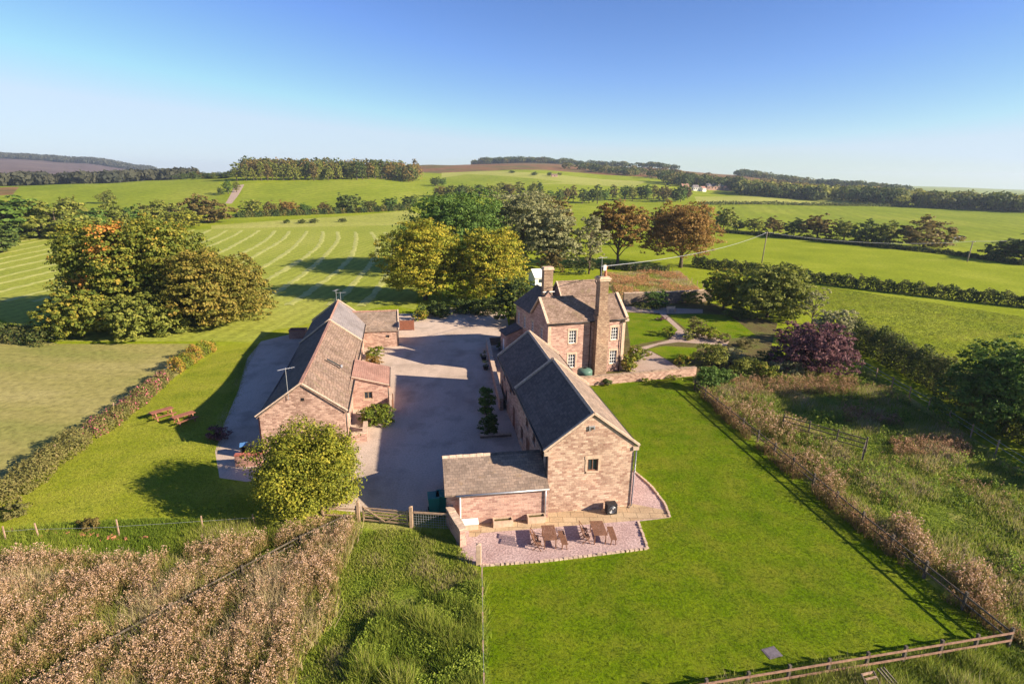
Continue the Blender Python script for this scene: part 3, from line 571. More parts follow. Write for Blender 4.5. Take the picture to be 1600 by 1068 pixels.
# ============================================================ BARN B : tall barn with dark slate roof
def barn_b():
    ang = math.radians(9.6); root = thing('stone_barn', 'tall sandstone barn with dark slate roof, gable facing the gravel patio', 'barn', (2.5, 33.9, 0), ang)
    W = 5.95; E = 4.75; RZ = 7.0; L1 = 11.4; L2 = 22.2; E2 = 4.25; RZ2 = 6.55
    hw = [(2.72, 3.46, 2.95, 3.85)]
    w = MB(); wall_face(w, (0, 0), (W, 0), 0, E, hw); w.poly([(0, 0, E), (W, 0, E), (W/2, 0, RZ)])
    he = [(3, 3.9, 1, 2.1), (7.5, 8.4, 1, 2.1), (14, 14.9, 1, 2)]
    wall_face(w, (W, 0), (W, L1), 0, E, [he[0], he[1]])
    # west wall (its own run of openings, seen at a slant)
    hwst = [(1.4, 2.3, 2.9, 3.8), (4.2, 5.1, 2.9, 3.8), (7.0, 7.9, 2.9, 3.8), (1.2, 2.3, 0.02, 2.1), (3.8, 4.9, 0.8, 2.0), (6.2, 7.6, 0.02, 2.2), (9.0, 10.0, 0.8, 2.0)]
    hw2 = [(L1-a[1], L1-a[0], a[2], a[3]) for a in hwst]
    wall_face(w, (0, L1), (0, 0), 0, E, hw2)
    w.poly([(W, L1, E), (0, L1, E), (W/2, L1, RZ)])
    w.build('wall', 'sandstone', root)
    w = MB(); h3 = [(1.2, 2.2, 0.02, 2.1), (3.6, 4.6, 0.8, 2.0), (6.2, 7.2, 2.6, 3.5), (8.0, 9.2, 0.02, 2.1), (2.4, 3.3, 2.6, 3.5)]
    wall_face(w, (0.02, L2), (0.02, L1), 0, E2, h3); wall_face(w, (W-0.02, L1), (W-0.02, L2), 0, E2, [(3, 4, 1, 2.1)])
    wall_face(w, (W-0.02, L2), (0.02, L2), 0, E2); w.poly([(W-0.02, L2, E2), (0.02, L2, E2), (W/2, L2, RZ2)])
    w.build('wall', 'rubble_stone', root)
    opening(root, (0, 0), (W, 0), hw[0], frame='brown_wood', bars=(1, 0), surround='dressed_stone')
    for h in he[:2]: opening(root, (W, 0), (W, L1), h, frame='brown_wood')
    for h in hw2:
        if h[2] < 0.5: opening(root, (0, L1), (0, 0), h, 'door')
        else: opening(root, (0, L1), (0, 0), h, frame='brown_wood')
    for h in h3:
        if h[2] < 0.5: opening(root, (0.02, L2), (0.02, L1), h, 'door')
        else: opening(root, (0.02, L2), (0.02, L1), h, frame='brown_wood')
    opening(root, (W-0.02, L1), (W-0.02, L2), (3, 4, 1, 2.1), frame='brown_wood')
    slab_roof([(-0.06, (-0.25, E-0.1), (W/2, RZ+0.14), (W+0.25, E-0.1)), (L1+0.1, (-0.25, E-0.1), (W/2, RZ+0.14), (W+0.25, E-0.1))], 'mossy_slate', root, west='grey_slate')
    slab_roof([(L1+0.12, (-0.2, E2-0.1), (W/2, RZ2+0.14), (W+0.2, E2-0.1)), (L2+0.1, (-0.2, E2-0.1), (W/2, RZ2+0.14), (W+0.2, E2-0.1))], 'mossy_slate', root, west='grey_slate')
    ridge_tiles((W/2, 0.0, RZ+0.2), (W/2, L1, RZ+0.2), root, 'coping_stone'); ridge_tiles((W/2, L1+0.2, RZ2+0.2), (W/2, L2, RZ2+0.2), root, 'coping_stone')
    verge([(-0.34, -0.02, E-0.16), (W/2, -0.02, RZ+0.1), (W+0.34, -0.02, E-0.16)], root, w=0.22, h=0.14)
    verge([(-0.3, L1+0.12, E-0.14), (W/2, L1+0.12, RZ+0.12), (W+0.3, L1+0.12, E-0.14)], root, w=0.3, h=0.16)
    verge([(-0.3, L2, E2-0.14), (W/2, L2, RZ2+0.12), (W+0.3, L2, E2-0.14)], root, w=0.3, h=0.16)
    MB().box(-0.3, 0.12, -0.10, 0.0, E-0.42, E-0.16).build('kneeler', 'coping_stone', root); MB().box(W-0.12, W+0.3, -0.10, 0.0, E-0.42, E-0.16).build('kneeler', 'coping_stone', root)
    gutter((-0.32, 0, E-0.2), (-0.32, L1, E-0.2), root); gutter((W+0.32, 0, E-0.2), (W+0.32, L1, E-0.2), root); gutter((W+0.3, L1+0.3, E2-0.2), (W+0.3, L2, E2-0.2), root)
    gutter((-0.3, L1+0.3, E2-0.2), (-0.3, L2, E2-0.2), root)
    MB().tube([(W+0.3, 0.12, E-0.2), (W+0.12, -0.08, E-0.5), (W+0.06, -0.08, 0.1), (W-0.15, -0.25, 0.05)], 0.05, 8).build('downpipe', 'grey_metal', root, smooth=True, uv=False)
    downpipe(-0.08, 0.25, 0, E-0.2, root)
    MB().box(W/2-0.32, W/2+0.10, -0.10, 0.0, 6.2, 6.28).box(W/2-0.3, W/2-0.22, -0.1, 0, 5.95, 6.2).box(W/2+0.0, W/2+0.08, -0.16, 0, 6.05, 6.2).build('alarm_bracket', 'grey_metal', root)
    # lean-to in front on the west side
    x0, x1, y0, y1 = -6.75, -0.03, -0.55, 4.6; e = 2.3; rr = 3.4; ym = 2.3
    w = MB(); wall_face(w, (x0+0.75, y0), (x1, y0), 0, e); wall_face(w, (x0, y0+0.35), (x0+0.75, y0+0.35), 0, e); w.poly([(x0+0.75, y0+0.35, 0), (x0+0.75, y0, 0), (x0+0.75, y0, e), (x0+0.75, y0+0.35, e)])
    wall_face(w, (x0, y1), (x0, y0+0.35), 0, e); w.poly([(x0, y1, e), (x0, y0+0.35, e), (x0, ym, rr)]); wall_face(w, (x1, y1), (x0, y1), 0, e)
    w.build('outbuilding', 'pink_stone', root)
    for sgn, yy in ((-1, y0-0.16), (1, y1+0.15)):
        r = MB(); A = [(x0-0.12, yy, e+0.03), (x1, yy, e+0.03), (x1, ym, rr+0.12), (x0-0.12, ym, rr+0.12)]
        r.v = A+[(x, y, z-0.1) for x, y, z in A]; r.f = [(0, 1, 2, 3), (7, 6, 5, 4), (0, 4, 5, 1), (1, 5, 6, 2), (2, 6, 7, 3), (3, 7, 4, 0)]
        r.build('outbuilding_roof', 'mossy_slate', root)
    ridge_tiles((x0-0.12, ym, rr+0.16), (x0+3.2, ym, rr+0.16), root, 'coping_stone'); ridge_tiles((x0+3.2, ym, rr+0.16), (x1, ym, rr+0.16), root, 'grey_slate')
    gutter((x0+0.6, y0-0.22, e-0.03), (x1, y0-0.22, e-0.03), root, 0.06, 'grey_metal'); downpipe(x0+0.85, y0-0.08, 0, e, root, 'white_paint'); downpipe(-0.25, y0-0.08, 0, e, root, 'grey_metal')
    return root
BB = barn_b()

# ============================================================ FARMHOUSE
def chimney(root, x, y, z0, z1, w, d, pots=2, stack='shaded_chimney_stone'):
    o = MB().box(x-w/2, x+w/2, y-d/2, y+d/2, z0, z1-0.35).build('chimney', stack, root)
    c = MB().box(x-w/2-0.1, x+w/2+0.1, y-d/2-0.1, y+d/2+0.1, z1-0.35, z1-0.18).box(x-w/2-0.04, x+w/2+0.04, y-d/2-0.04, y+d/2+0.04, z1-0.18, z1)
    c.build('chimney_cap', 'dressed_stone', o)
    for k in range(pots):
        px = x+(k-(pots-1)/2)*0.55
        MB().lathe((px, y, z1), [(0.17, 0), (0.15, 0.1), (0.13, 0.45), (0.16, 0.5), (0.15, 0.6)], 10).build('chimney_pot', 'terracotta', o, smooth=True)
    return o
def roof_poly(faces, name, m, root, th=0.1):
    mb = MB()
    for A in faces:
        k = len(mb.v); n = len(A); mb.v += list(A)+[(x, y, z-th) for x, y, z in A]
        mb.f.append(tuple(range(k, k+n))); mb.f.append(tuple(reversed(range(k+n, k+2*n))))
        for i in range(n): j = (i+1) % n; mb.f.append((k+i, k+n+i, k+n+j, k+j))
    return mb.build(name, m, root)
def house():
    ang = math.radians(18.5); root = thing('farmhouse', 'two storey pink sandstone farmhouse with white sash windows and tall chimneys', 'house', (4.0, 60.9, 0), ang)
    W = 9.6; D1 = 5.0; D2 = 11.0; E = 6.4; R1 = 8.6; R2 = 9.3
    w = MB(); z = 0.0
    win = [(2.55, 3.45, 0.95, 2.55), (2.55, 3.45, 3.85, 5.35), (7.85, 8.75, 0.95, 2.55), (7.85, 8.75, 3.85, 5.35)]
    wall_face(w, (0, 0), (W, 0), 0, E, win)
    west = [(1.6, 2.4, 3.9, 5.4), (1.6, 2.4, 0.9, 2.5), (4.6, 5.4, 3.9, 5.4), (4.6, 5.4, 0.9, 2.5), (7.4, 8.2, 3.9, 5.4), (9.7, 10.4, 3.9, 5.4)]
    wh = [(D2-b, D2-a, c, d) for a, b, c, d in west]
    wall_face(w, (0, D2), (0, 0), 0, E, wh); w.poly([(0, D1, E), (0, 0, E), (0, D1/2, R1)])
    wall_face(w, (W, 0), (W, D2), 0, E); w.poly([(W, 0, E), (W, D1, E), (W, D1/2, R1)]); w.poly([(W, D1, E), (W, D2, E), (W, (D1+D2)/2, R2)])
    wall_face(w, (W, D2), (0, D2), 0, E)
    w.poly([(4.4, D1, E), (4.4, (D1+D2)/2, R2), (4.4, D2, E)])
    w.build('wall', 'pink_stone', root)
    for h in win: opening(root, (0, 0), (W, 0), h, bars=(2, 3), surround='dressed_stone', depth=0.13)
    for h in wh: opening(root, (0, D2), (0, 0), h, bars=(1, 3), surround='dressed_stone')
    MB().box(-0.025, 0.35, -0.03, 0.0, 0, E-0.3).build('quoins', 'dressed_stone', root); MB().box(W-0.35, W+0.03, -0.03, 0.0, 0, E-0.3).box(W, W+0.03, 0, 0.3, 0, E-0.3).build('quoins', 'dressed_stone', root)
    MB().box(-0.05, W+0.05, -0.09, 0.0, E-0.28, E-0.1).build('eaves_course', 'dressed_stone', root)
    e = E-0.02; yv = D1+0.0
    roof_poly([[(-0.1, -0.28, e), (W+0.12, -0.28, e), (W+0.12, D1/2, R1+0.12), (-0.1, D1/2, R1+0.12)],
               [(-0.1, D1/2, R1+0.12), (W+0.12, D1/2, R1+0.12), (W+0.12, D1, E+0.1), (-0.1, D1, E+0.1)]], 'roof', 'stone_slate', root)
    ym = (D1+D2)/2
    roof_poly([[(4.25, D1, E+0.14), (W+0.12, D1, E+0.14), (W+0.12, ym, R2+0.12), (4.25, ym, R2+0.12)],
               [(4.25, ym, R2+0.12), (W+0.12, ym, R2+0.12), (W+0.12, D2+0.25, e), (4.25, D2+0.25, e)]], 'roof', 'stone_slate', root)
    # north-south range on the west side, hipped at its far end
    roof_poly([[(-0.3, D1+0.3, e), (2.1, D1+0.3, R1+0.25), (2.1, D2-1.6, R1+0.25), (-0.3, D2+0.25, e)],
               [(2.1, D1+0.3, R1+0.25), (4.3, D1+0.3, e+0.2), (4.3, D2+0.25, e), (2.1, D2-1.6, R1+0.25)],
               [(2.1, D2-1.6, R1+0.25), (4.3, D2+0.25, e), (-0.3, D2+0.25, e)]], 'roof', 'grey_slate', root)
    MB().poly([(0, D1+0.35, E-0.3), (4.2, D1+0.35, E-0.3), (2.1, D1+0.35, R1+0.16)]).build('gable', 'pink_stone', root)
    verge([(-0.15, -0.3, E-0.05), (-0.15, D1/2, R1+0.1), (-0.15, D1+0.1, E)], root, w=0.3, h=0.14)
    verge([(W+0.05, -0.3, E-0.05), (W+0.05, D1/2, R1+0.1), (W+0.05, D1, E+0.05)], root, w=0.34, h=0.2, lift=0.14)
    verge([(W+0.05, D1+0.3, E+0.05), (W+0.05, ym, R2+0.1), (W+0.05, D2+0.2, E)], root, w=0.3, h=0.16)
    verge([(4.2, D1+0.1, E+0.05), (4.2, ym, R2+0.1), (4.2, D2+0.1, E)], root, w=0.16, h=0.12)
    MB().box(W-0.2, W+0.3, -0.36, -0.02, E-0.35, E-0.06).build('kneeler', 'coping_stone', root)
    ridge_tiles((0, D1/2, R1+0.18), (W, D1/2, R1+0.18), root, 'stone_slate'); ridge_tiles((4.3, ym, R2+0.18), (W, ym, R2+0.18), root, 'stone_slate'); ridge_tiles((2.1, D1+0.3, R1+0.31), (2.1, D2-1.6, R1+0.31), root, 'grey_slate')
    gutter((0, -0.34, E-0.1), (5.4, -0.34, E-0.1), root); gutter((7.0, -0.34, E-0.1), (W, -0.34, E-0.1), root)
    downpipe(5.15, -0.12, 0, E-0.1, root); downpipe(W-0.5, -0.12, 0, E-0.1, root, 'black_metal')
    # great chimney breast on the front
    o = MB().box(5.55, 7.05, -0.9, 0.35, 0, 7.0).box(5.72, 6.95, -0.75, 0.35, 7.0, 7.5).box(5.8, 6.85, -0.62, 0.35, 7.5, 10.9)
    o = o.build('chimney', 'shaded_chimney_stone', root)
    MB().box(5.68, 6.97, -0.75, 0.47, 10.9, 11.1).box(5.60, 7.05, -0.83, 0.55, 11.1, 11.26).box(5.75, 6.9, -0.7, 0.42, 11.26, 11.4).build('chimney_cap', 'dressed_stone', o)
    MB().lathe((6.05, -0.15, 11.4), [(0.16, 0), (0.15, 0.1), (0.12, 0.5), (0.17, 0.55), (0.17, 0.95), (0.13, 1.0)], 10).build('chimney_pot', 'black_metal', o, smooth=True)
    MB().lathe((6.6, -0.15, 11.4), [(0.20, 0), (0.17, 0.1), (0.15, 0.35), (0.13, 0.9), (0.17, 1.0), (0.16, 1.1)], 10).build('chimney_pot', 'terracotta', o, smooth=True)
    a = MB(); aerial(a, 5.9, -0.5, 10.6, 3.0, 0.2); a.build('aerial', 'grey_metal', root, uv=False)
    MB().box(6.1, 6.42, -0.6, -0.5, 12.1, 12.7).build('cowl', 'white_paint', o)
    chimney(root, 2.1, D1+0.9, 7.5, 11.7, 1.15, 0.75, 0)
    MB().bar((1.4, D1+0.50, 8.75), (2.9, D1+0.50, 8.75), 0.1, 0.08).build('flashing', 'white_paint', root)
    # side porch on the yard front
    x0, x1, y0, y1 = -2.1, -0.03, 8.6, 11.0
    w = MB(); wall_face(w, (x0, y0), (x1, y0), 0, 2.9); wall_face(w, (x0, y1), (x0, y0), 0, 2.9, [(0.7, 1.6, 0.05, 2.1)]); wall_face(w, (x1, y1), (x0, y1), 0, 2.9); w.build('porch', 'pink_stone', root)
    opening(root, (x0, y1), (x0, y0), (0.7, 1.6, 0.05, 2.1), 'door', leaf='white_paint')
    roof_poly([[(x0-0.2, y0-0.2, 2.9), (x1, y0-0.2, 3.7), (x1, y1+0.2, 3.7), (x0-0.2, y1+0.2, 2.9)]], 'porch_roof', 'grey_slate', root)
    w = MB(); w.poly([(x0, y0, 2.9), (x1, y0, 2.9), (x1, y0, 3.6)]); w.poly([(x0, y1, 2.9), (x1, y1, 2.9), (x1, y1, 3.6)]); w.build('porch', 'pink_stone', root)
    return root
HO = house()
# ------------------------------------------------------------ foliage
leaf_mat('leaf_oak', [(0.0, (0.05, 0.085, 0.01)), (0.4, (0.12, 0.145, 0.018)), (0.7, (0.20, 0.20, 0.025)), (0.86, (0.31, 0.24, 0.035)), (0.93, (0.40, 0.20, 0.035)), (1.0, (0.52, 0.19, 0.045))], rnd=0)
leaf_mat('leaf_russet', [(0.0, (0.07, 0.085, 0.012)), (0.4, (0.16, 0.15, 0.022)), (0.7, (0.24, 0.19, 0.035)), (1.0, (0.32, 0.22, 0.045))], rnd=0)
leaf_mat('leaf_yellow', [(0.0, (0.09, 0.13, 0.012)), (0.35, (0.22, 0.24, 0.02)), (0.7, (0.40, 0.34, 0.03)), (1.0, (0.58, 0.40, 0.05))], rnd=0)
leaf_mat('leaf_lime', [(0.0, (0.07, 0.10, 0.01)), (0.4, (0.18, 0.20, 0.018)), (0.75, (0.32, 0.30, 0.03)), (1.0, (0.46, 0.38, 0.06))], rnd=0)
leaf_mat('leaf_green', [(0.0, (0.035, 0.07, 0.012)), (0.5, (0.07, 0.125, 0.02)), (1.0, (0.13, 0.19, 0.03))])
leaf_mat('leaf_dark', [(0.0, (0.03, 0.055, 0.012)), (0.5, (0.06, 0.09, 0.018)), (1.0, (0.13, 0.15, 0.03))])
leaf_mat('leaf_greygreen', [(0.0, (0.15, 0.16, 0.06)), (0.5, (0.24, 0.24, 0.11)), (1.0, (0.34, 0.32, 0.17))])
leaf_mat('leaf_olive', [(0.0, (0.075, 0.10, 0.015)), (0.5, (0.16, 0.18, 0.028)), (1.0, (0.29, 0.27, 0.05))])
leaf_mat('leaf_orange', [(0.0, (0.11, 0.085, 0.015)), (0.5, (0.24, 0.145, 0.03)), (1.0, (0.37, 0.22, 0.07))])
leaf_mat('leaf_brown', [(0.0, (0.08, 0.065, 0.018)), (0.5, (0.145, 0.11, 0.03)), (1.0, (0.22, 0.18, 0.05))])
leaf_mat('leaf_purple', [(0.0, (0.05, 0.022, 0.028)), (0.5, (0.13, 0.06, 0.065)), (1.0, (0.25, 0.13, 0.13))], rnd=0)
leaf_mat('leaf_hedge', [(0.0, (0.03, 0.05, 0.012)), (0.5, (0.06, 0.085, 0.02)), (1.0, (0.13, 0.12, 0.035))])
leaf_mat('leaf_mixed', [(0.0, (0.03, 0.055, 0.012)), (0.45, (0.075, 0.095, 0.018)), (0.7, (0.13, 0.11, 0.025)), (1.0, (0.20, 0.12, 0.035))], rnd=0.5)
leaf_mat('leaf_shrub', [(0.0, (0.08, 0.12, 0.015)), (0.5, (0.17, 0.22, 0.02)), (0.8, (0.33, 0.28, 0.03)), (1.0, (0.40, 0.22, 0.05))], rnd=0.3)
leaf_mat('leaf_rose', [(0.0, (0.10, 0.11, 0.03)), (0.5, (0.19, 0.18, 0.05)), (0.9, (0.26, 0.21, 0.08)), (0.93, (0.62, 0.12, 0.22)), (1.0, (0.75, 0.2, 0.32))], rnd=0)
leaf_mat('weed', [(0.0, (0.10, 0.14, 0.02)), (0.3, (0.20, 0.19, 0.045)), (0.55, (0.32, 0.22, 0.09)), (0.8, (0.44, 0.28, 0.16)), (1.0, (0.66, 0.48, 0.36))], trans=0.3, rnd=0)
leaf_mat('grass_blade', [(0.0, (0.11, 0.18, 0.012)), (0.4, (0.23, 0.30, 0.025)), (0.7, (0.36, 0.38, 0.06)), (0.88, (0.36, 0.32, 0.13)), (1.0, (0.50, 0.40, 0.22))], rnd=0, up=1.2)
leaf_mat('lawn_blade', [(0.0, (0.06, 0.115, 0.003)), (0.5, (0.115, 0.175, 0.005)), (1.0, (0.20, 0.235, 0.012))], rnd=0, up=1.5)
leaf_mat('side_blade', [(0.0, (0.12, 0.17, 0.012)), (0.5, (0.21, 0.24, 0.025)), (1.0, (0.32, 0.31, 0.05))], rnd=0, up=1.5)
leaf_mat('nettle', [(0.0, (0.06, 0.12, 0.01)), (0.5, (0.18, 0.27, 0.02)), (1.0, (0.36, 0.42, 0.06))], rnd=0, up=0.6)
leaf_mat('dock', [(0.0, (0.12, 0.14, 0.03)), (0.4, (0.22, 0.16, 0.06)), (0.7, (0.32, 0.17, 0.09)), (1.0, (0.46, 0.32, 0.19))], rnd=0)
leaf_mat('bracken_leaf', [(0.0, (0.22, 0.17, 0.05)), (0.4, (0.34, 0.15, 0.06)), (0.7, (0.46, 0.20, 0.09)), (1.0, (0.52, 0.36, 0.15))], rnd=0, up=0.6)
leaf_mat('dry_hay', [(0.0, (0.31, 0.335, 0.07)), (1.0, (0.44, 0.44, 0.12))], rnd=0, up=1.0, trans=0.05)

def leaves(P, N, size, rng, asp=0.7):
    """one leaf-sized rhombus (slightly folded) at each point P with facing N"""
    n = len(P); N = N/np.maximum(np.linalg.norm(N, axis=1, keepdims=True), 1e-6)
    A = rng.normal(size=(n, 3)); A -= (A*N).sum(1, keepdims=True)*N; A /= np.maximum(np.linalg.norm(A, axis=1, keepdims=True), 1e-6)
    B = np.cross(N, A); s = (size*(0.6+0.8*rng.random((n, 1))))/2
    bend = N*s*0.35*rng.random((n, 1))
    V = np.empty((n, 4, 3)); V[:, 0] = P-A*s-bend; V[:, 1] = P+B*s*asp; V[:, 2] = P+A*s-bend; V[:, 3] = P-B*s*asp
    return V.reshape(-1, 3), np.arange(n*4).reshape(n, 4)
def crown_points(lobes, n, rng, clump=0.16, per=26, low=-0.55, spread=0.5, inner=0.12):
    """points on irregular clumps spread over the lobes"""
    L = np.array([l[:6] for l in lobes], float); bias = np.array([l[6] if len(l) > 6 else 0.0 for l in lobes])
    w = L[:, 3]*L[:, 4]+L[:, 4]*L[:, 5]+L[:, 3]*L[:, 5]; w /= w.sum()
    nc = max(6, n//per); k = rng.choice(len(L), nc, p=w)
    d = rng.normal(size=(nc, 3)); d /= np.linalg.norm(d, axis=1, keepdims=True)
    bad = d[:, 2] < low; d[bad, 2] *= -1
    ph = rng.random(3)*6
    bumpy = 1.04+0.10*np.sin(d[:, 0]*7+ph[0])*np.sin(d[:, 1]*6+ph[1])+0.07*np.sin(d[:, 2]*11+ph[2])
    rr = (0.80+0.24*rng.random(nc))*bumpy; inn = rng.random(nc) < inner; rr[inn] *= 0.45+0.45*rng.random(inn.sum())
    c = L[k, :3]+d*L[k, 3:6]*rr[:, None]
    R = (L[k, 3]+L[k, 4]+L[k, 5])/3; cs = R*clump*(0.55+0.9*rng.random(nc))
    ct = rng.random(nc)*0.5+bias[k]
    j = rng.integers(0, nc, n); g = rng.normal(size=(n, 3))*np.array([1, 1, 0.62]); 
    g /= np.maximum(np.linalg.norm(g, axis=1, keepdims=True), 1e-6); g *= (rng.random((n, 1))**0.45)
    g[:, 2] = np.abs(g[:, 2])*0.8-0.15
    P = c[j]+g*cs[j][:, None]*1.5
    N = d[j]*0.5+g*0.9+np.array([0, 0, 0.35])+rng.normal(size=(n, 3))*spread
    T = np.clip(ct[j]+rng.random(n)*0.42+0.12*g[:, 2], 0, 1)
    T = np.where(bias[k[j]] > 0.45, np.clip(T, 0.88, 1), np.minimum(T, 0.90))
    return P, N, T
def crown_mesh(name, lobes, n, size, mat, seed, **kw):
    rng = np.random.default_rng(seed); P, N, T = crown_points(lobes, n, rng, **kw)
    z = P[:, 2] > 0.15; P, N, T = P[z], N[z], T[z]
    V, F = leaves(P, N, size, rng); return np_mesh(name, V, F, MATS[mat], T)
def auto_lobes(h, r, seed, base=0.12, n=11, flat=1.0, top=1.0):
    """lobes filling a rounded crown of height h and radius r"""
    rnd = random.Random(seed); out = []; z0 = h*base
    for k in range(n):
        t = (k+0.5)/n; z = z0+(h-z0)*(0.20+0.64*t); a = k*2.4+rnd.random(); env = math.sqrt(max(0.05, 1-((z-(z0+(h-z0)*0.40))/((h-z0)*0.62*top))**2))
        q = r*env*(0.45+0.25*rnd.random()); lr = r*(0.34+0.14*rnd.random())*(0.75+0.4*env)
        out.append((q*math.cos(a), q*math.sin(a), z, lr, lr, min(lr*0.8*flat, (h-z0)*0.3)))
    out.append((0, 0, z0+(h-z0)*0.50, r*0.62, r*0.62, (h-z0)*0.42))
    f = r/max(math.hypot(l[0], l[1])+l[3] for l in out); e = h*0.95/max(l[2]+l[5] for l in out); return [(l[0]*f, l[1]*f, l[2]*e, l[3]*f, l[4]*f, l[5]*e) for l in out]
def limbs(lobes, h, tr, rnd, n=7):
    mb = MB(); zt = h*0.22
    mb.tube([(0, 0, -0.3), (0.05*h*0.1, 0, zt*0.6), (0, 0.02*h, zt), (0.02*h, 0, h*0.5), (0, 0, h*0.78)], [tr*1.35, tr, tr*0.85, tr*0.45, tr*0.12], 8)
    for l in lobes[:n+4]:
        b = Vector((0, 0, min(l[2]*0.6, h*0.4)*(0.7+0.3*rnd.random()))); e = Vector(l[:3]); m = b.lerp(e, 0.5)+Vector((0, 0, 0.04*h))
        mb.tube([b, m, e], [tr*0.42, tr*0.26, tr*0.08], 6)
        for q in range(2):
            e2 = e+Vector((rnd.uniform(-1, 1)*l[3], rnd.uniform(-1, 1)*l[4], rnd.uniform(0, 1)*l[5]))*0.8; mb.tube([m, e2], [tr*0.16, tr*0.04], 5)
    return mb
def tree(label, loc, h, r, mat, n, size, seed, base=0.12, bark='bark', cat='tree', name='broadleaf_tree', lobes=None, group=None, tr=None, nl=11, **kw):
    root = thing(name, label, cat, loc, 0, group); rnd = random.Random(seed)
    lobes = lobes or auto_lobes(h, r, seed, base, nl)
    limbs(lobes, h, tr or max(0.08, h*0.022), rnd).build('trunk', bark, root, smooth=True, uv=False)
    link('crown', crown_mesh('crown', lobes, n, size, mat, seed, **kw), root)
    return root
def tree_px(label, px, pb, pt, w, mat, n, size, seed, **kw):
    b = PG(px, pb); h = max(1.0, hz(px, pt, b)-b.z); r = w/2*math.hypot(b.x, b.y)/FPX*1.10
    return tree(label, (b.x, b.y, b.z), h*0.97, r, mat, n, size, seed, **kw)
def bush(label, loc, h, rx, ry, mat, n, size, seed, rot=0, name='shrub', cat='shrub', group=None, k=4, **kw):
    root = thing(name, label, cat, loc, rot, group); rnd = random.Random(seed); lobes = []
    for i in range(k):
        a = i*2.4+seed; q = 0.0 if k == 1 else 0.5; lr = 0.5+0.15*rnd.random()
        lobes.append((rx*q*math.cos(a), ry*q*math.sin(a), h*(0.42+0.14*rnd.random()), rx*lr, ry*lr, h*0.48))
    mb = MB()
    for i in range(5): mb.tube([(0, 0, -0.1), lobes[i % k][:3]], [max(0.02, h*0.025), 0.01], 5)
    mb.build('stem', 'bark', root, uv=False)
    kw.setdefault('low', -0.9); link('crown', crown_mesh('crown', lobes, n, size, mat, seed, clump=kw.pop('clump', 0.28), **kw), root)
    return root
def bush_px(label, px, pb, pt, w, mat, n, size, seed, dy=0.8, **kw):
    b = PG(px, pb); d = math.hypot(b.x, b.y); r = w/2*d/FPX; b2 = Vector((b.x, b.y, 0))*(1+r*dy*0.7/d); b2.z = H(b2.x, b2.y)
    return bush(label, b2, max(0.3, hz(px, pt, b2)-b2.z), r, r*dy, mat, n, size, seed, **kw)
def hedge(label, pts, h, w, mat, dens, size, seed, name='hedge', cat='hedge', wob=0.25, ends=None, group=None):
    """one hedge: leafy mass along a ground line, over woody stems"""
    rng = np.random.default_rng(seed); rnd = random.Random(seed); Ps = []; Ns = []; Ts = []; mb = MB()
    for a, b in zip(pts[:-1], pts[1:]):
        a = np.array(a[:2], float); b = np.array(b[:2], float); L = np.linalg.norm(b-a); n = int(L*dens)
        if n < 1: continue
        d = (b-a)/L; q = np.array([-d[1], d[0]]); s = rng.random(n)*L; cl = np.floor(s/(w*0.8)); 
        hh = h*(1+wob*np.sin(s*0.7+seed)*0.5+wob*0.6*np.sin(s*2.3+1.7*seed)+wob*0.5*np.sin(cl*12.9+seed)); ww = w/2*(1+wob*0.6*np.sin(s*1.3+2*seed)+wob*0.4*np.sin(cl*7.7))
        th = rng.random(n)*math.pi; rad = 0.72+0.3*rng.random(n)
        off = np.cos(th)*ww*rad; z = np.maximum(np.sin(th), 0.0)**0.6*hh*rad*np.where(rng.random(n) < 0.3, rng.random(n), 1)
        XY = a+d*s[:, None]+q*off[:, None]; Z = Hn(XY[:, 0], XY[:, 1])+z
        Ps.append(np.column_stack([XY, Z])); 
        N = np.column_stack([q[0]*np.cos(th), q[1]*np.cos(th), np.sin(th)])*0.8+rng.normal(size=(n, 3))*0.6; Ns.append(N)
        Ts.append(np.clip(0.25+0.25*np.sin(cl*3.3+seed)+rng.random(n)*0.55, 0, 1))
        k = max(1, int(L/max(1.0, w)))
        for i in range(k):
            c = a+d*L*(i+0.5)/k; mb.tube([(c[0], c[1], H(*c)-0.1), (c[0]+rnd.uniform(-.2, .2), c[1]+rnd.uniform(-.2, .2), H(*c)+h*0.7)], [0.06, 0.02], 4)
    V, F = leaves(np.concatenate(Ps), np.concatenate(Ns), size, rng)
    root = thing(name, label, cat, (0, 0, 0), 0, group)
    mb.build('stems', 'bark', root, uv=False); link('foliage', np_mesh('foliage', V, F, MATS[mat], np.concatenate(Ts)), root); return root

# ------------------------------------------------------------ trees near the farm
g = G(478, 790)
b = G(480, 806); fh = 6.3
tree('round lime green tree in front of the long low barn gable', (b.x-0.1, b.y+0.9, 0), 6.3, 3.75, 'leaf_lime', 52000, 0.15, 3, base=0.05, tr=0.16, nl=14, clump=0.30, per=30, low=-0.95)
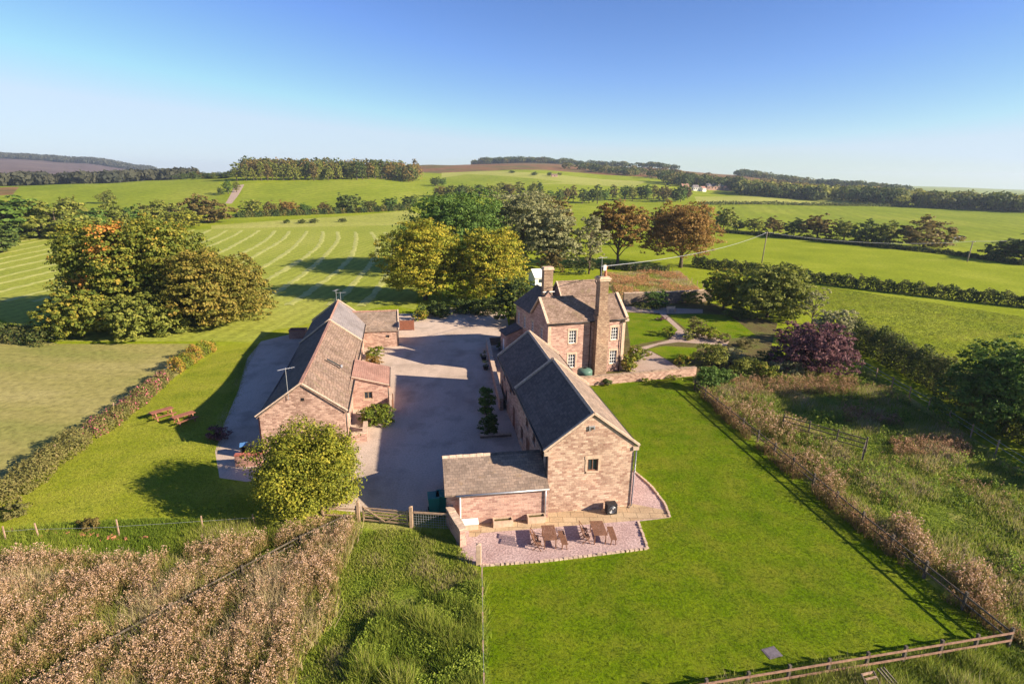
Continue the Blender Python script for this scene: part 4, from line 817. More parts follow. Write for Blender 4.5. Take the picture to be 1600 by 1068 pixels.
# the clump of big trees at the left
def lob(*a): return [tuple(x) for x in a]
tree_px('big spreading oak with an orange patch high on its left side', 198, 500, 330, 150, 'leaf_oak', 48000, 0.38, 21, base=0.04, nl=16, low=-0.9,
        lobes=None)
o = [x for x in col.objects if x.get('label', '').startswith('big spreading oak with an orange')][0]
def patch(o, px, py, rad, seed, depth=0.0):
    """a bough of the crown whose leaves have already turned orange"""
    b = Vector(o.location); d = ray(px, py); t = (math.hypot(b.x, b.y)-depth)/math.hypot(d[0], d[1]); c = np.array([d[0]*t, d[1]*t, CAMH+d[2]*t])-np.array(b)
    me = [x for x in o.children if x.name.startswith('crown')][0].data; n = len(me.polygons); cc = np.empty(n*3); me.polygons.foreach_get('center', cc); cc = cc.reshape(-1, 3)
    rng = np.random.default_rng(seed); T = np.empty(n); me.attributes['tint'].data.foreach_get('value', T); dist = np.linalg.norm((cc-c)/np.array([1, 1.8, 1]), axis=1)/rad
    m = (dist < 1+0.35*np.sin(cc[:, 0]*2.1+cc[:, 2]*2.7)) & (rng.random(n) < 0.75); T[m] = 0.88+0.12*rng.random(m.sum()); me.attributes['tint'].data.foreach_set('value', T)
patch(o, 160, 358, 1.9, 5, depth=4.5); patch(o, 150, 385, 1.5, 6, depth=6.0); patch(o, 118, 448, 1.3, 7, depth=5.0)
tree_px('tall olive oak in the middle of the left clump', 262, 497, 324, 150, 'leaf_oak', 48000, 0.38, 22, base=0.04, nl=16, low=-0.9)
o = tree_px('broad russet oak at the right end of the left clump', 334, 506, 374, 164, 'leaf_russet', 48000, 0.36, 23, base=0.03, nl=16, low=-0.9)
patch(o, 276, 492, 1.8, 8, depth=7.5)
tree_px('low green tree at the left foot of the big oak clump', 130, 526, 445, 84, 'leaf_oak', 18000, 0.34, 24, base=0.02, low=-0.95)
tree_px('bushy olive tree leaning out below the big oak clump', 222, 524, 450, 100, 'leaf_olive', 20000, 0.34, 25, base=0.02, low=-0.95)
# trees behind the yard
tree_px('yellow green tree at the far end of the yard, nearer the long barn', 665, 468, 328, 140, 'leaf_yellow', 46000, 0.32, 31, base=0.0, nl=16, low=-0.9)
tree_px('golden yellow tree overhanging the farmhouse roof', 768, 472, 345, 130, 'leaf_yellow', 46000, 0.32, 32, base=0.0, nl=16, low=-0.9)
tree_px('dark leafy sycamore rising behind the two yellow trees', 716, 425, 282, 176, 'leaf_green', 38000, 0.46, 33, base=0.05, nl=14)
tree_px('tall grey green willow behind the golden tree', 812, 420, 287, 124, 'leaf_greygreen', 34000, 0.40, 34, base=0.05, clump=0.14)
tree_px('wispy grey willow right of the tallest grey green willow', 862, 426, 312, 94, 'leaf_greygreen', 18000, 0.45, 35, base=0.05)
tree_px('reddish tipped tree peeping over the grey willows', 862, 392, 300, 76, 'leaf_brown', 8000, 0.6, 36, base=0.05)
tree_px('slim pale ash with a narrow see-through crown', 920, 428, 328, 56, 'leaf_greygreen', 6500, 0.38, 37, base=0.08, tr=0.18)
tree_px('small tree with red brown leaves behind the left chimney', 862, 432, 385, 44, 'leaf_brown', 3500, 0.38, 38, base=0.05)
tree_px('layered orange brown beech left of the round one', 964, 418, 306, 92, 'leaf_orange', 12000, 0.50, 39, base=0.16, nl=13, tr=0.35, low=-0.3)
tree_px('large round orange brown horse chestnut on the pasture', 1063, 418, 308, 112, 'leaf_orange', 34000, 0.40, 40, base=0.10, nl=15, tr=0.42)
tree_px('dark green tree just behind the round orange chestnut', 1026, 385, 322, 30, 'leaf_dark', 3000, 0.6, 41, base=0.05)
tree_px('flat orange brown tree behind the layered beech', 1000, 372, 325, 42, 'leaf_orange', 2500, 0.6, 42, base=0.2)
# trees and shrubs right of the house garden
tree_px('olive green tree at the right corner of the house garden', 1198, 496, 403, 108, 'leaf_olive', 26000, 0.36, 51, base=0.02, low=-0.95)
tree_px('pale bushy tree left of the olive garden tree', 1130, 482, 413, 74, 'leaf_shrub', 11000, 0.34, 52, base=0.02, low=-0.95)
tree_px('purple leaved plum tree at the foot of the garden', 1264, 578, 494, 112, 'leaf_purple', 20000, 0.24, 53, base=0.02, low=-0.97)
tree_px('grey green holly behind the purple plum', 1300, 538, 473, 62, 'leaf_greygreen', 8000, 0.26, 54, base=0.02, low=-0.95)
tree_px('thin straw coloured tree between olive tree and holly', 1268, 508, 442, 44, 'leaf_greygreen', 1800, 0.26, 55, base=0.05)
tree_px('big dark hawthorn at the right edge above the hedge', 1568, 672, 508, 150, 'leaf_green', 30000, 0.26, 56, base=0.02, nl=14, low=-0.9)

# ------------------------------------------------------------ far trees: a few kinds built once, then copied
KINDS = {}
def kind(key, h, r, n, size, seed, base, bark='bark', nl=9):
    lobes = auto_lobes(h, r, seed, base, nl); rnd = random.Random(seed)
    tm = limbs(lobes, h, h*0.022, rnd, 4).mesh('trunk', bark, smooth=True, uv=False)
    KINDS[key] = (tm, lobes, n, size, seed, {})
for k, (a, b_, n, s, sd_, ba) in {'round': (10, 5.2, 2300, 0.75, 71, 0.0), 'wide': (9, 6.6, 2600, 0.75, 72, 0.0), 'tall': (13, 4.4, 1900, 0.75, 73, 0.08), 'open': (10, 4.8, 1400, 0.7, 74, 0.05)}.items():
    kind(k, a, b_, n, s, sd_, ba)
HK = {'round': 10, 'wide': 9, 'tall': 13, 'open': 10}
def far_tree(key, mat, loc, h, label, group, rw=1.0, rng=random.Random(5), name='field_tree'):
    tm, lobes, n, size, seed, cache = KINDS[key]
    if mat not in cache: cache[mat] = crown_mesh('crown', lobes, n, size, mat, seed, clump=0.24, per=20, low=-0.95)
    o = thing(name, label, 'tree', loc, rng.uniform(0, 6.28), group); s = h/HK[key]; o.scale = (s*rw, s*rw, s)
    link('trunk', tm, o); link('crown', cache[mat], o); return o
def row(spec, where, group, seed, name='field_tree'):
    """spec: (px, base y, top y, width px, kind, mat)"""
    R = random.Random(seed); spec = sorted(spec); n = len(spec)
    for i, (px, pb, pt, w, key, mat) in enumerate(spec):
        b = PG(px, pb); h = max(2.0, hz(px, pt, b)-b.z); wd = w*math.hypot(b.x, b.y)/FPX
        s = h/HK[key]; r0 = {'round': 5.2, 'wide': 6.6, 'tall': 4.4, 'open': 4.8}[key]
        if n <= 20: lab = '%s tree from the left %s' % (ORD[i], where)
        else: lab = 'one of the many trees %s' % where
        far_tree(key, mat, b, h, lab, group, (wd/2)/(r0*s)*1.05, R, name)
def jrow(px0, px1, step, base, top, kinds, mats, seed, jb=2, jt=4, wf=1.1):
    R = random.Random(seed); out = []; px = px0
    while px <= px1:
        t = (px-px0)/(px1-px0); pb = base[0]+(base[1]-base[0])*t+R.uniform(-jb, jb); pt = top[0]+(top[1]-top[0])*t+R.uniform(-jt, jt)
        w = step*R.uniform(0.9, 1.5)*wf; out.append((px+R.uniform(-.25, .25)*step, pb, min(pt, pb-6), w, R.choice(kinds), R.choice(mats))); px += step*R.uniform(0.7, 1.3)
    return out
row([(-30, 395, 330, 70, 'round', 'leaf_dark'), (12, 372, 300, 96, 'round', 'leaf_green'), (48, 362, 306, 60, 'round', 'leaf_olive'), (122, 360, 308, 56, 'wide', 'leaf_olive'), (3, 394, 345, 50, 'round', 'leaf_dark'), (62, 370, 312, 46, 'round', 'leaf_dark'), (92, 372, 314, 84, 'wide', 'leaf_olive'),
     (140, 366, 322, 50, 'round', 'leaf_green'), (172, 362, 312, 44, 'wide', 'leaf_olive'), (205, 358, 318, 40, 'round', 'leaf_green'), (236, 356, 312, 44, 'round', 'leaf_olive'),
     (268, 352, 312, 56, 'wide', 'leaf_olive'), (300, 348, 303, 44, 'wide', 'leaf_brown'), (335, 348, 306, 54, 'wide', 'leaf_brown'), (290, 356, 326, 50, 'wide', 'leaf_lime')],
    'in the thick belt left of the hay meadow', 'trees of the belt beside the hay meadow', 1)
row([(68, 342, 308, 22, 'open', 'leaf_olive'), (110, 338, 303, 24, 'round', 'leaf_olive'), (167, 318, 296, 22, 'wide', 'leaf_olive')], 'standing out in the upper left field', 'lone trees of the upper left field', 2)
row([(357, 303, 283, 16, 'tall', 'leaf_green'), (370, 300, 284, 14, 'tall', 'leaf_olive'), (345, 305, 291, 10, 'round', 'leaf_dark')], 'beside the sandy field track', 'trees beside the sandy track', 3)
row([(395, 338, 308, 34, 'open', 'leaf_olive'), (425, 336, 312, 28, 'round', 'leaf_mixed'), (450, 334, 311, 30, 'round', 'leaf_orange'), (478, 334, 316, 24, 'round', 'leaf_green'), (508, 332, 314, 24, 'round', 'leaf_brown'),
     (545, 332, 299, 44, 'round', 'leaf_dark'), (580, 329, 311, 26, 'round', 'leaf_mixed'), (610, 328, 306, 28, 'round', 'leaf_green'), (640, 325, 303, 32, 'round', 'leaf_dark')],
    'along the hedge above the hay meadow', 'trees in the hedge above the hay meadow', 4)
row([(448, 349, 343, 12, 'round', 'leaf_dark'), (472, 349, 344, 14, 'wide', 'leaf_hedge'), (490, 348, 344, 16, 'wide', 'leaf_hedge'), (536, 347, 340, 14, 'round', 'leaf_hedge')], 'of the small round bushes out on the hay meadow', 'bushes on the hay meadow', 5, 'field_bush')
row([(680, 291, 275, 18, 'round', 'leaf_dark'), (691, 290, 277, 16, 'round', 'leaf_green')], 'of the pair at the corner of the hill field', 'pair at the hill field corner', 6)
row(jrow(372, 655, 8.5, (283, 278), (256, 251), ['tall', 'round', 'tall'], ['leaf_olive', 'leaf_brown', 'leaf_dark', 'leaf_olive'], 7, 1.5, 3, 1.7), 'along the edge of the wood on the skyline', 'trees of the skyline wood', 7, 'wood_tree')
row(jrow(0, 365, 12, (290, 277), (277, 266), ['round', 'wide'], ['leaf_olive', 'leaf_brown', 'leaf_dark', 'leaf_greygreen'], 8, 1, 2, 1.5), 'in the hedge line above the upper left field', 'trees above the upper left field', 8)
row([(1152, 360, 340, 26, 'round', 'leaf_dark'), (1130, 362, 318, 36, 'round', 'leaf_olive'), (1178, 362, 338, 34, 'round', 'leaf_olive'), (1208, 366, 336, 34, 'round', 'leaf_brown'), (1240, 370, 337, 36, 'round', 'leaf_dark'),
     (1276, 374, 331, 48, 'round', 'leaf_brown'), (1318, 376, 339, 40, 'round', 'leaf_olive'), (1352, 381, 341, 42, 'wide', 'leaf_dark'), (1382, 383, 343, 46, 'wide', 'leaf_olive'), (1442, 387, 337, 72, 'wide', 'leaf_brown'), (1100, 350, 325, 24, 'round', 'leaf_dark')],
    'in the row along the right hand pasture wall', 'row of trees along the pasture wall', 9)
row([(1568, 404, 372, 50, 'wide', 'leaf_dark'), (1598, 408, 360, 60, 'round', 'leaf_dark'), (1640, 412, 360, 70, 'round', 'leaf_dark')], 'of the dark copse at the right edge', 'dark copse at the right edge', 10)
row(jrow(838, 1085, 13, (318, 312), (296, 286), ['round', 'tall', 'round'], ['leaf_dark', 'leaf_mixed', 'leaf_olive', 'leaf_green', 'leaf_brown'], 11, 3, 4, 1.3), 'in the mixed belt on the hillside behind the chestnut', 'mixed belt of hillside trees', 11)
row(jrow(690, 850, 15, (308, 306), (287, 284), ['round', 'tall'], ['leaf_dark', 'leaf_brown', 'leaf_olive'], 12, 2, 3, 1.3), 'on the slope just above the willows', 'trees on the slope above the willows', 12)
row([(858, 275, 268, 10, 'round', 'leaf_dark'), (835, 274, 268, 12, 'wide', 'leaf_dark'), (875, 274, 269, 8, 'round', 'leaf_olive'), (800, 270, 266, 12, 'wide', 'leaf_dark')], 'among the tiny trees above the pale hill field', 'trees at the top of the hill field', 13)

# distant woods read as one mass: many crowns in one object
def wood(bands, mat, seed, name='distant_wood'):
    rng = np.random.default_rng(seed); Ps = []; Ns = []; Ts = []
    for (az0, d0, az1, d1, depth, n, h, r) in bands:
        for i in range(n):
            t = rng.random(); u = rng.random(); px = az0+(az1-az0)*t; d = d0+(d1-d0)*t+depth*u; x, y = PL(px, d); z = H(x, y); s = 0.7+0.6*rng.random()
            m = 110; dd = rng.normal(size=(m, 3)); dd /= np.linalg.norm(dd, axis=1, keepdims=True); dd[:, 2] = np.where((dd[:, 2] < -0.3) & (rng.random(m) < 0.5), -dd[:, 2], dd[:, 2])
            P = np.array([x, y, z+h*s*0.55])+dd*np.array([r*s, r*s, h*s*0.48])*(0.8+0.3*rng.random((m, 1)))
            Ps.append(P); Ns.append(dd+rng.normal(size=(m, 3))*0.5); Ts.append(np.clip(rng.random()*0.7+rng.random(m)*0.35, 0, 1))
    P = np.concatenate(Ps); V, F = leaves(P, np.concatenate(Ns), max(b[7] for b in bands)*0.36, rng)
    return tag(link(name, np_mesh(name, V, F, MATS[mat], np.concatenate(Ts))), kind='stuff')
wood([(380, 575, 655, 575, 90, 170, 13, 6)], 'leaf_mixed', 1)
bd = PG(1100, 298); bd = math.hypot(bd.x, bd.y)
wood([(1150, 640, 1290, 610, 60, 70, 10, 6), (1320, 605, 1420, 595, 60, 50, 11, 6), (1440, 590, 1640, 570, 50, 80, 10, 6), (1040, bd+25, 1160, bd+25, 60, 60, 12, 7), (880, 960, 1060, 800, 60, 50, 9, 7)], 'leaf_mixed', 2)
wood([(1150, 720, 1400, 680, 80, 90, 10, 7), (1430, 700, 1640, 680, 120, 80, 9, 7), (1180, 900, 1420, 800, 60, 40, 9, 7), (960, 1050, 1180, 900, 120, 40, 7, 6)], 'leaf_brown', 6)
wood([(1160, 650, 1400, 620, 60, 60, 11, 6), (1400, 600, 1640, 570, 70, 50, 11, 6), (1500, 850, 1640, 850, 60, 30, 9, 7)], 'leaf_olive', 7)
wood([(740, 1500, 900, 1500, 120, 260, 13, 9), (900, 1450, 1060, 1350, 60, 60, 10, 8), (1150, 1250, 1420, 1000, 180, 170, 11, 8)], 'leaf_mixed', 3)
leaf_mat('leaf_far', [(0.0, (0.04, 0.05, 0.035)), (1.0, (0.09, 0.09, 0.05))], rnd=0)
wood([(-60, 2850, 240, 2600, 500, 900, 16, 15), (-60, 700, 300, 800, 120, 150, 10, 8)], 'leaf_far', 4)

# ------------------------------------------------------------ hedges
def gl(*p): return [PG(*q) for q in p]
hedge('thick clipped hedge running along the near side of the far pasture', gl((1083, 416), (1160, 425), (1240, 438), (1340, 450), (1460, 464), (1600, 480), (1720, 492)), 2.3, 2.2, 'leaf_hedge', 240, 0.34, 1)
hedge('tall shaded hedge above the track at the right', gl((1322, 534), (1380, 562), (1460, 605), (1540, 655), (1640, 712), (1760, 790)), 3.4, 2.5, 'leaf_hedge', 950, 0.22, 2)
hedge('low hedge below the row of trees on the pasture wall', gl((1120, 363), (1200, 369), (1300, 379), (1400, 389), (1480, 397), (1600, 415)), 1.5, 1.6, 'leaf_hedge', 90, 0.5, 3)
hedge('brownish hedge between the hay meadow and the upper field', gl((370, 340), (450, 337), (540, 333), (640, 328)), 3.4, 5, 'leaf_mixed', 60, 0.8, 4)
hedge('thin far hedge between stubble field and right pasture', gl((1090, 320), (1250, 321), (1400, 323), (1600, 331)), 2.5, 3, 'leaf_hedge', 26, 0.9, 5)
hedge('rose hedge along the left edge of the side lawn, nearest part', gl((-60, 812), (20, 775), (90, 720), (128, 690)), 1.5, 2.0, 'leaf_rose', 700, 0.15, 6)
hedge('pale flowering rose hedge in the middle of the lawn edge', gl((140, 684), (170, 668), (215, 632), (262, 590)), 1.2, 1.7, 'leaf_rose', 600, 0.15, 7)
hedge('bushy end of the rose hedge below the big oaks', gl((272, 585), (300, 564), (332, 545)), 1.5, 1.8, 'leaf_shrub', 500, 0.17, 8)
hedge('low dark hedge at the foot of the oak clump on the left', gl((-60, 528), (20, 530), (90, 536)), 2.0, 4, 'leaf_hedge', 260, 0.3, 9)
hedge('dark low hedge behind the bracken field', gl((880, 418), (960, 420), (1000, 424), (1045, 426)), 1.8, 2.5, 'leaf_hedge', 120, 0.4, 10)
# ------------------------------------------------------------ garden and yard shrubs
S = bush_px
S('round yellow green shrub below the porch window of the long barn', 592, 668, 636, 58, 'leaf_shrub', 3600, 0.17, 1)
S('bright green shrub between porch and far wing of the barn', 586, 562, 542, 30, 'leaf_shrub', 1600, 0.16, 2)
S('orange leaved shrub beside the tiled porch roof', 586, 574, 556, 28, 'leaf_orange', 1500, 0.15, 3)
S('tall dark shrub in the bed against the tall barn', 760, 650, 604, 26, 'leaf_green', 2600, 0.18, 4)
S('low dark shrub at the near end of the tall barn bed', 764, 682, 650, 34, 'leaf_dark', 2400, 0.18, 5)
S('fringe of yellow shrubs beside the brown yard fence', 655, 502, 486, 26, 'leaf_shrub', 1400, 0.2, 6)
S('dark shrubbery under the yellow tree behind the yard', 680, 497, 474, 54, 'leaf_dark', 3000, 0.3, 7)
S('dark shrubbery between the yard and the farmhouse', 762, 494, 468, 66, 'leaf_dark', 3200, 0.3, 8)
S('green bush growing against the far garden wall', 1028, 483, 452, 36, 'leaf_green', 2200, 0.24, 9)
S('pink flowering bush in the centre of the garden', 1090, 528, 497, 34, 'leaf_rose', 2200, 0.2, 10)
S('yellow green bush beside the garden path junction', 1045, 527, 510, 18, 'leaf_shrub', 900, 0.18, 11)
S('flower bed of low plants in the middle lawn', 1125, 536, 522, 30, 'leaf_rose', 1200, 0.16, 12)
S('loose green bush at the near corner of the garden', 1110, 575, 540, 52, 'leaf_olive', 3400, 0.2, 13)
S('pale rose bush right of the loose green garden bush', 1142, 572, 545, 32, 'leaf_greygreen', 2000, 0.18, 14)
S('small yellow bush beside the gravel terrace', 1068, 572, 555, 26, 'leaf_shrub', 1100, 0.17, 15)
S('sprawling bush along the house side of the garden', 996, 566, 540, 34, 'leaf_shrub', 2200, 0.18, 16)
S('golden shrub against the right corner of the farmhouse', 982, 582, 556, 22, 'leaf_shrub', 1500, 0.17, 17)
S('leafy bush where the stone wall meets the rough field', 1102, 612, 572, 40, 'leaf_green', 3000, 0.2, 18)
S('spiky blue green bush below the purple plum', 1230, 588, 564, 46, 'leaf_greygreen', 2400, 0.2, 19)
S('green bush left of the spiky blue green one', 1168, 590, 562, 50, 'leaf_olive', 2600, 0.2, 20)
S('small dark bush on the lawn below the stone wall', 950, 604, 592, 18, 'leaf_dark', 700, 0.16, 21)
S('pink rose bush at the near corner of the side lawn', 30, 812, 782, 34, 'leaf_rose', 1500, 0.13, 22)
S('dark clump of lavender on the edge of the drive', 342, 690, 666, 32, 'leaf_purple', 1800, 0.13, 23)
S('dark bush under the chestnut on the pasture', 1090, 415, 402, 22, 'leaf_dark', 700, 0.3, 24)
S('rounded dark bush beside the track below the beech', 1025, 424, 410, 14, 'leaf_dark', 500, 0.3, 25)
S('brown dry bush on the bank below the side lawn', 138, 832, 812, 36, 'leaf_brown', 1500, 0.12, 26)
S('low dark bush by the farm wall under the slim ash', 905, 430, 414, 44, 'leaf_dark', 1200, 0.3, 27)
S('evergreen bush beside the stone wall of the house court', 790, 548, 530, 26, 'leaf_dark', 1300, 0.2, 28)

S('round bush at the path corner of the middle garden lawn', 1075, 532, 512, 20, 'leaf_olive', 900, 0.18, 31)
S('dark bush under the olive tree beside the garden lawn', 1150, 500, 480, 40, 'leaf_dark', 1800, 0.22, 32)
S('low flowering plants at the right end of the garden lawn', 1166, 545, 530, 34, 'leaf_rose', 1300, 0.16, 33)
S('dense green bush between garden and rough field', 1130, 602, 578, 40, 'leaf_green', 2400, 0.18, 34)
S('feathery yellow green plant left of the spiky blue one', 1196, 596, 570, 34, 'leaf_shrub', 1900, 0.16, 35)
S('broad dark bush under the left side of the purple plum', 1205, 574, 548, 44, 'leaf_dark', 2400, 0.2, 36)
S('small clump of flowers on the terrace by the house', 1008, 556, 546, 20, 'leaf_rose', 700, 0.14, 37)
S('green bush against the stone wall behind the far path', 1075, 476, 456, 30, 'leaf_olive', 1500, 0.24, 38)
S('straggly plant at the lawn foot of the front stone wall', 1012, 600, 592, 26, 'leaf_shrub', 700, 0.13, 39)
S('low plants under the right end of the front stone wall', 1052, 597, 588, 28, 'leaf_olive', 800, 0.13, 40)
S('tall loose bush at the near end of the tall hedge', 1322, 556, 520, 34, 'leaf_olive', 2000, 0.22, 41)
S('shrubs growing beside the golden tree trunk', 726, 490, 468, 40, 'leaf_dark', 2200, 0.28, 42)

tree('dark evergreen tree added beside the yard for its shade, left of the farmhouse porch', (0.5, 85.5, 0), 7.5, 4.6, 'leaf_dark', 9000, 0.34, 61, base=0.0, low=-0.95)  # added to throw shade on the far yard, where dark foliage stands
tree('dark evergreen tree added for yard shade, mostly hidden behind the farmhouse roof', (9.0, 82.5, 0), 7.0, 4.2, 'leaf_dark', 6000, 0.34, 62, base=0.0, low=-0.95)  # added out of view behind the house to cast shade over the yard
S('mound of lavender at the corner of the garden path', 1032, 502, 494, 18, 'leaf_purple', 700, 0.16, 43)
S('long low border of plants along the far garden path', 1010, 484, 474, 50, 'leaf_olive', 1800, 0.18, 44)
S('golden grasses in the bed at the garden centre', 1108, 532, 508, 26, 'leaf_shrub', 1500, 0.16, 45)
# ------------------------------------------------------------ walls, fences, gates
def gp(px, py, dz=0.0):
    p = PG(px, py); p.z += dz; return p
def stone_wall(label, pts, h, t=0.35, m='rubble_stone', cope='coping_stone', group=None, name='stone_wall'):
    root = thing(name, label, 'wall', (0, 0, 0)); w = MB(); c = MB(); rnd = random.Random(len(label))
    for a, b in zip(pts[:-1], pts[1:]):
        a = Vector((a[0], a[1], 0)); b = Vector((b[0], b[1], 0)); L = (b-a).length; d = (b-a)/L; ang = math.atan2(d.y, d.x); M = Matrix.Translation(a) @ Matrix.Rotation(ang, 4, 'Z')
        w.box(-t/2, L+t/2, -t/2, t/2, H(*a[:2])-0.3, h, M); n = max(1, int(L/0.5)); s0 = -t/2
        for k in range(n):
            s1 = -t/2+(L+t)*(k+1)/n; c.box(s0+0.01, s1-0.01, -t/2-0.03-rnd.random()*0.03, t/2+0.03+rnd.random()*0.03, h+0.003, h+0.08+rnd.random()*0.07, M); s0 = s1
    w.build('wall', m, root); c.build('coping', cope, root); return root
def fence(label, pts, h, rails, m='fence_wood', step=2.4, pw=0.12, rw=0.10, rt=0.04, name='rail_fence', wire=False, rail_m=None, cat='fence', jit=0.0, side=1):
    root = thing(name, label, cat, (0, 0, 0)); rnd = random.Random(len(label))
    for a, b in zip(pts[:-1], pts[1:]):
        a = Vector(a); b = Vector(b); L = (b-a).length; n = max(1, round(L/step)); d = (b-a).normalized(); off = Vector((d.y, -d.x, 0))*(pw/2+rt/2+0.003)*side
        for k in range(n+1):
            if k == 0 and a != Vector(pts[0]): continue
            p = a.lerp(b, k/n); p.z = H(p.x, p.y); e = Vector((rnd.uniform(-jit, jit), rnd.uniform(-jit, jit), h+0.1+rnd.uniform(0, jit)))
            MB().bar(p-Vector((0, 0, 0.3)), p+e, pw, pw, (d.x, d.y, 0)).build('post', m, root)
        for r in rails:
            mb = MB()
            for k in range(n):
                p = a.lerp(b, k/n); q = a.lerp(b, (k+1)/n); p.z = H(p.x, p.y)+h*r+rnd.uniform(-jit, jit)*0.5; q.z = H(q.x, q.y)+h*r+rnd.uniform(-jit, jit)*0.5
                if wire: mb.tube([p, (p+q)/2-Vector((0, 0, 0.01)), q], 0.008 if not isinstance(wire, float) else wire, 4)
                else: mb.bar(p+off+d*0.01, q+off-d*0.01, rt, rw)
            mb.build('wire' if wire else 'rail', 'grey_metal' if wire else (rail_m or m), root, uv=False)
    return root
stone_wall('low stone wall on the lawn in front of the farmhouse', [gp(893, 604), gp(940, 600), gp(1084, 586)], 0.95, cope='wall_coping')
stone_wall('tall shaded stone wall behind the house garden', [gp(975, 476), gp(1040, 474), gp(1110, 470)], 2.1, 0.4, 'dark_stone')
stone_wall('low stone wall running from the yard corner to the tall barn', [gp(762, 542), gp(768, 575), gp(783, 640)], 1.2, 0.35)
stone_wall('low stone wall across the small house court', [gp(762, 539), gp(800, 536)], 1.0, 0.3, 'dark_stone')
p = Vector(BB.location); Rm = Matrix.Translation(p) @ Matrix.Rotation(math.radians(9.6), 4, 'Z')
def bb(x, y, z=0): return Rm @ Vector((x, y, z))
stone_wall('short thick stone wall from the outbuilding corner towards the gate', [bb(-6.55, -0.5), bb(-5.95, -2.6)], 1.15, 0.4, 'pink_stone')
stone_wall('low stone planter wall beside the white barn side', [gp(552, 690), gp(571, 688), gp(572, 672)], 0.75, 0.3, 'pink_stone')
stone_wall('low brick wall screening the bins beside the long barn', [gp(372, 728), gp(408, 726)], 0.95, 0.28, 'red_tile', 'red_brick_top')
stone_wall('kerb of the planting bed against the tall barn', [gp(752, 684), gp(797, 681)], 0.22, 0.2, 'dark_stone')
# low square enclosure of dark red brick at the far end of the drive
t = thing('log_store', 'dark red open-topped brick store on the far drive', 'store', G(467, 527), math.radians(8))
q = MB()
wall_face(q, (-1.1, -0.7), (1.1, -0.7), 0, 1.15); wall_face(q, (1.1, -0.7), (1.1, 0.7), 0, 1.15); wall_face(q, (1.1, 0.7), (-1.1, 0.7), 0, 1.15); wall_face(q, (-1.1, 0.7), (-1.1, -0.7), 0, 1.15); q.build('wall', 'red_tile', t)
MB().box(-1.15, 1.15, -0.78, -0.6, 1.153, 1.22).box(-1.15, 1.15, 0.6, 0.78, 1.153, 1.22).box(-1.15, -1.0, -0.6, 0.6, 1.153, 1.22).box(1.0, 1.15, -0.6, 0.6, 1.153, 1.22).build('coping', 'red_wood', t)
MB().box(-0.98, 0.98, -0.6, 0.6, 0.4, 0.8).build('logs', 'brown_wood', t)

fence('two rail fence down the right side of the big lawn', [gp(1085, 609), gp(1574, 1010)], 1.05, (0.9, 0.5), 'dark_fence_wood', 2.6, rw=0.09)
LF = gp(1574, 1011); LD = gp(1100, 1092); dd = (LD-LF)
fence('sunlit two rail fence along the bottom of the lawn', [LF, LD, LD+dd*0.35], 1.05, (0.92, 0.5), 'dark_fence_wood', 2.0, rw=0.10, rail_m='rail_wood', side=-1)
fence('thin wire fence with short posts along the left edge of the big lawn', [gp(753, 905), gp(757, 1140)], 0.9, (0.95, 0.5), 'fence_wood', 1.9, 0.07, wire=True, jit=0.03)
fence('dark rustic three rail fence standing in the rough grass', [gp(1222, 668), gp(1352, 706), gp(1346, 724)], 1.25, (0.95, 0.62, 0.3), 'dark_fence_wood', 2.0, 0.11, 0.09, jit=0.04)
fence('wire fence with pale posts along the track below the tall hedge', [gp(1325, 566), gp(1450, 640), gp(1600, 738), gp(1700, 808)], 1.2, (0.95, 0.6), 'fence_wood', 3.0, 0.09, wire=0.015, jit=0.04)
fence('row of leaning stakes and wire on the bank below the side lawn', [gp(10, 846), gp(62, 842), gp(187, 838), gp(318, 830), gp(400, 824)], 0.95, (0.8,), 'fence_wood', 4.6, 0.06, wire=True, jit=0.12)
fence('low boarded fence crossing the patch of dry weeds', [gp(540, 822), gp(470, 856), gp(380, 905), gp(270, 965), gp(60, 1085)], 0.8, (0.94, 0.6), 'dark_fence_wood', 2.6, 0.1, 0.1, rt=0.03, jit=0.05)
fence('estate fence of thin posts by the track under the chestnut', [gp(985, 424), gp(1050, 428), gp(1098, 452)], 1.2, (0.9, 0.5), 'fence_wood', 3.0, 0.10, wire=True)
fence('thin stake fence dividing the mown field from the rose hedge', [gp(90, 716), gp(215, 622), gp(300, 560), gp(322, 546)], 1.1, (0.9,), 'fence_wood', 4.5, 0.08, wire=True, jit=0.05)
# five bar gate, its posts and the hurdle beside it
def five_bar(label, a, b, h):
    a = Vector(a); b = Vector(b); L = (b-a).length; t = thing('field_gate', label, 'gate', a, math.atan2(b.y-a.y, b.x-a.x))
    for nm, x in (('hanging_stile', 0.12), ('closing_stile', L-0.12)): MB().box(x-0.05, x+0.05, -0.04, 0.04, 0.12, h).build(nm, 'gate_wood', t)
    for k in range(5):
        z = 0.2+(h-0.32)*(k/4)**0.9; MB().box(0.18, L-0.18, -0.025, 0.025, z-0.045, z+0.045).build('bar', 'gate_wood', t)
    MB().bar((0.2, -0.05, h-0.1), (L/2, -0.05, 0.2), 0.03, 0.08).build('brace', 'gate_wood', t); MB().bar((L/2, -0.052, 0.2), (L-0.2, -0.052, h-0.1), 0.03, 0.08).build('brace', 'gate_wood', t)
    return t
ga, gb = gp(566, 815), gp(640, 822); five_bar('wooden five bar gate between two timber posts at the yard entrance', ga, gb, 1.2)
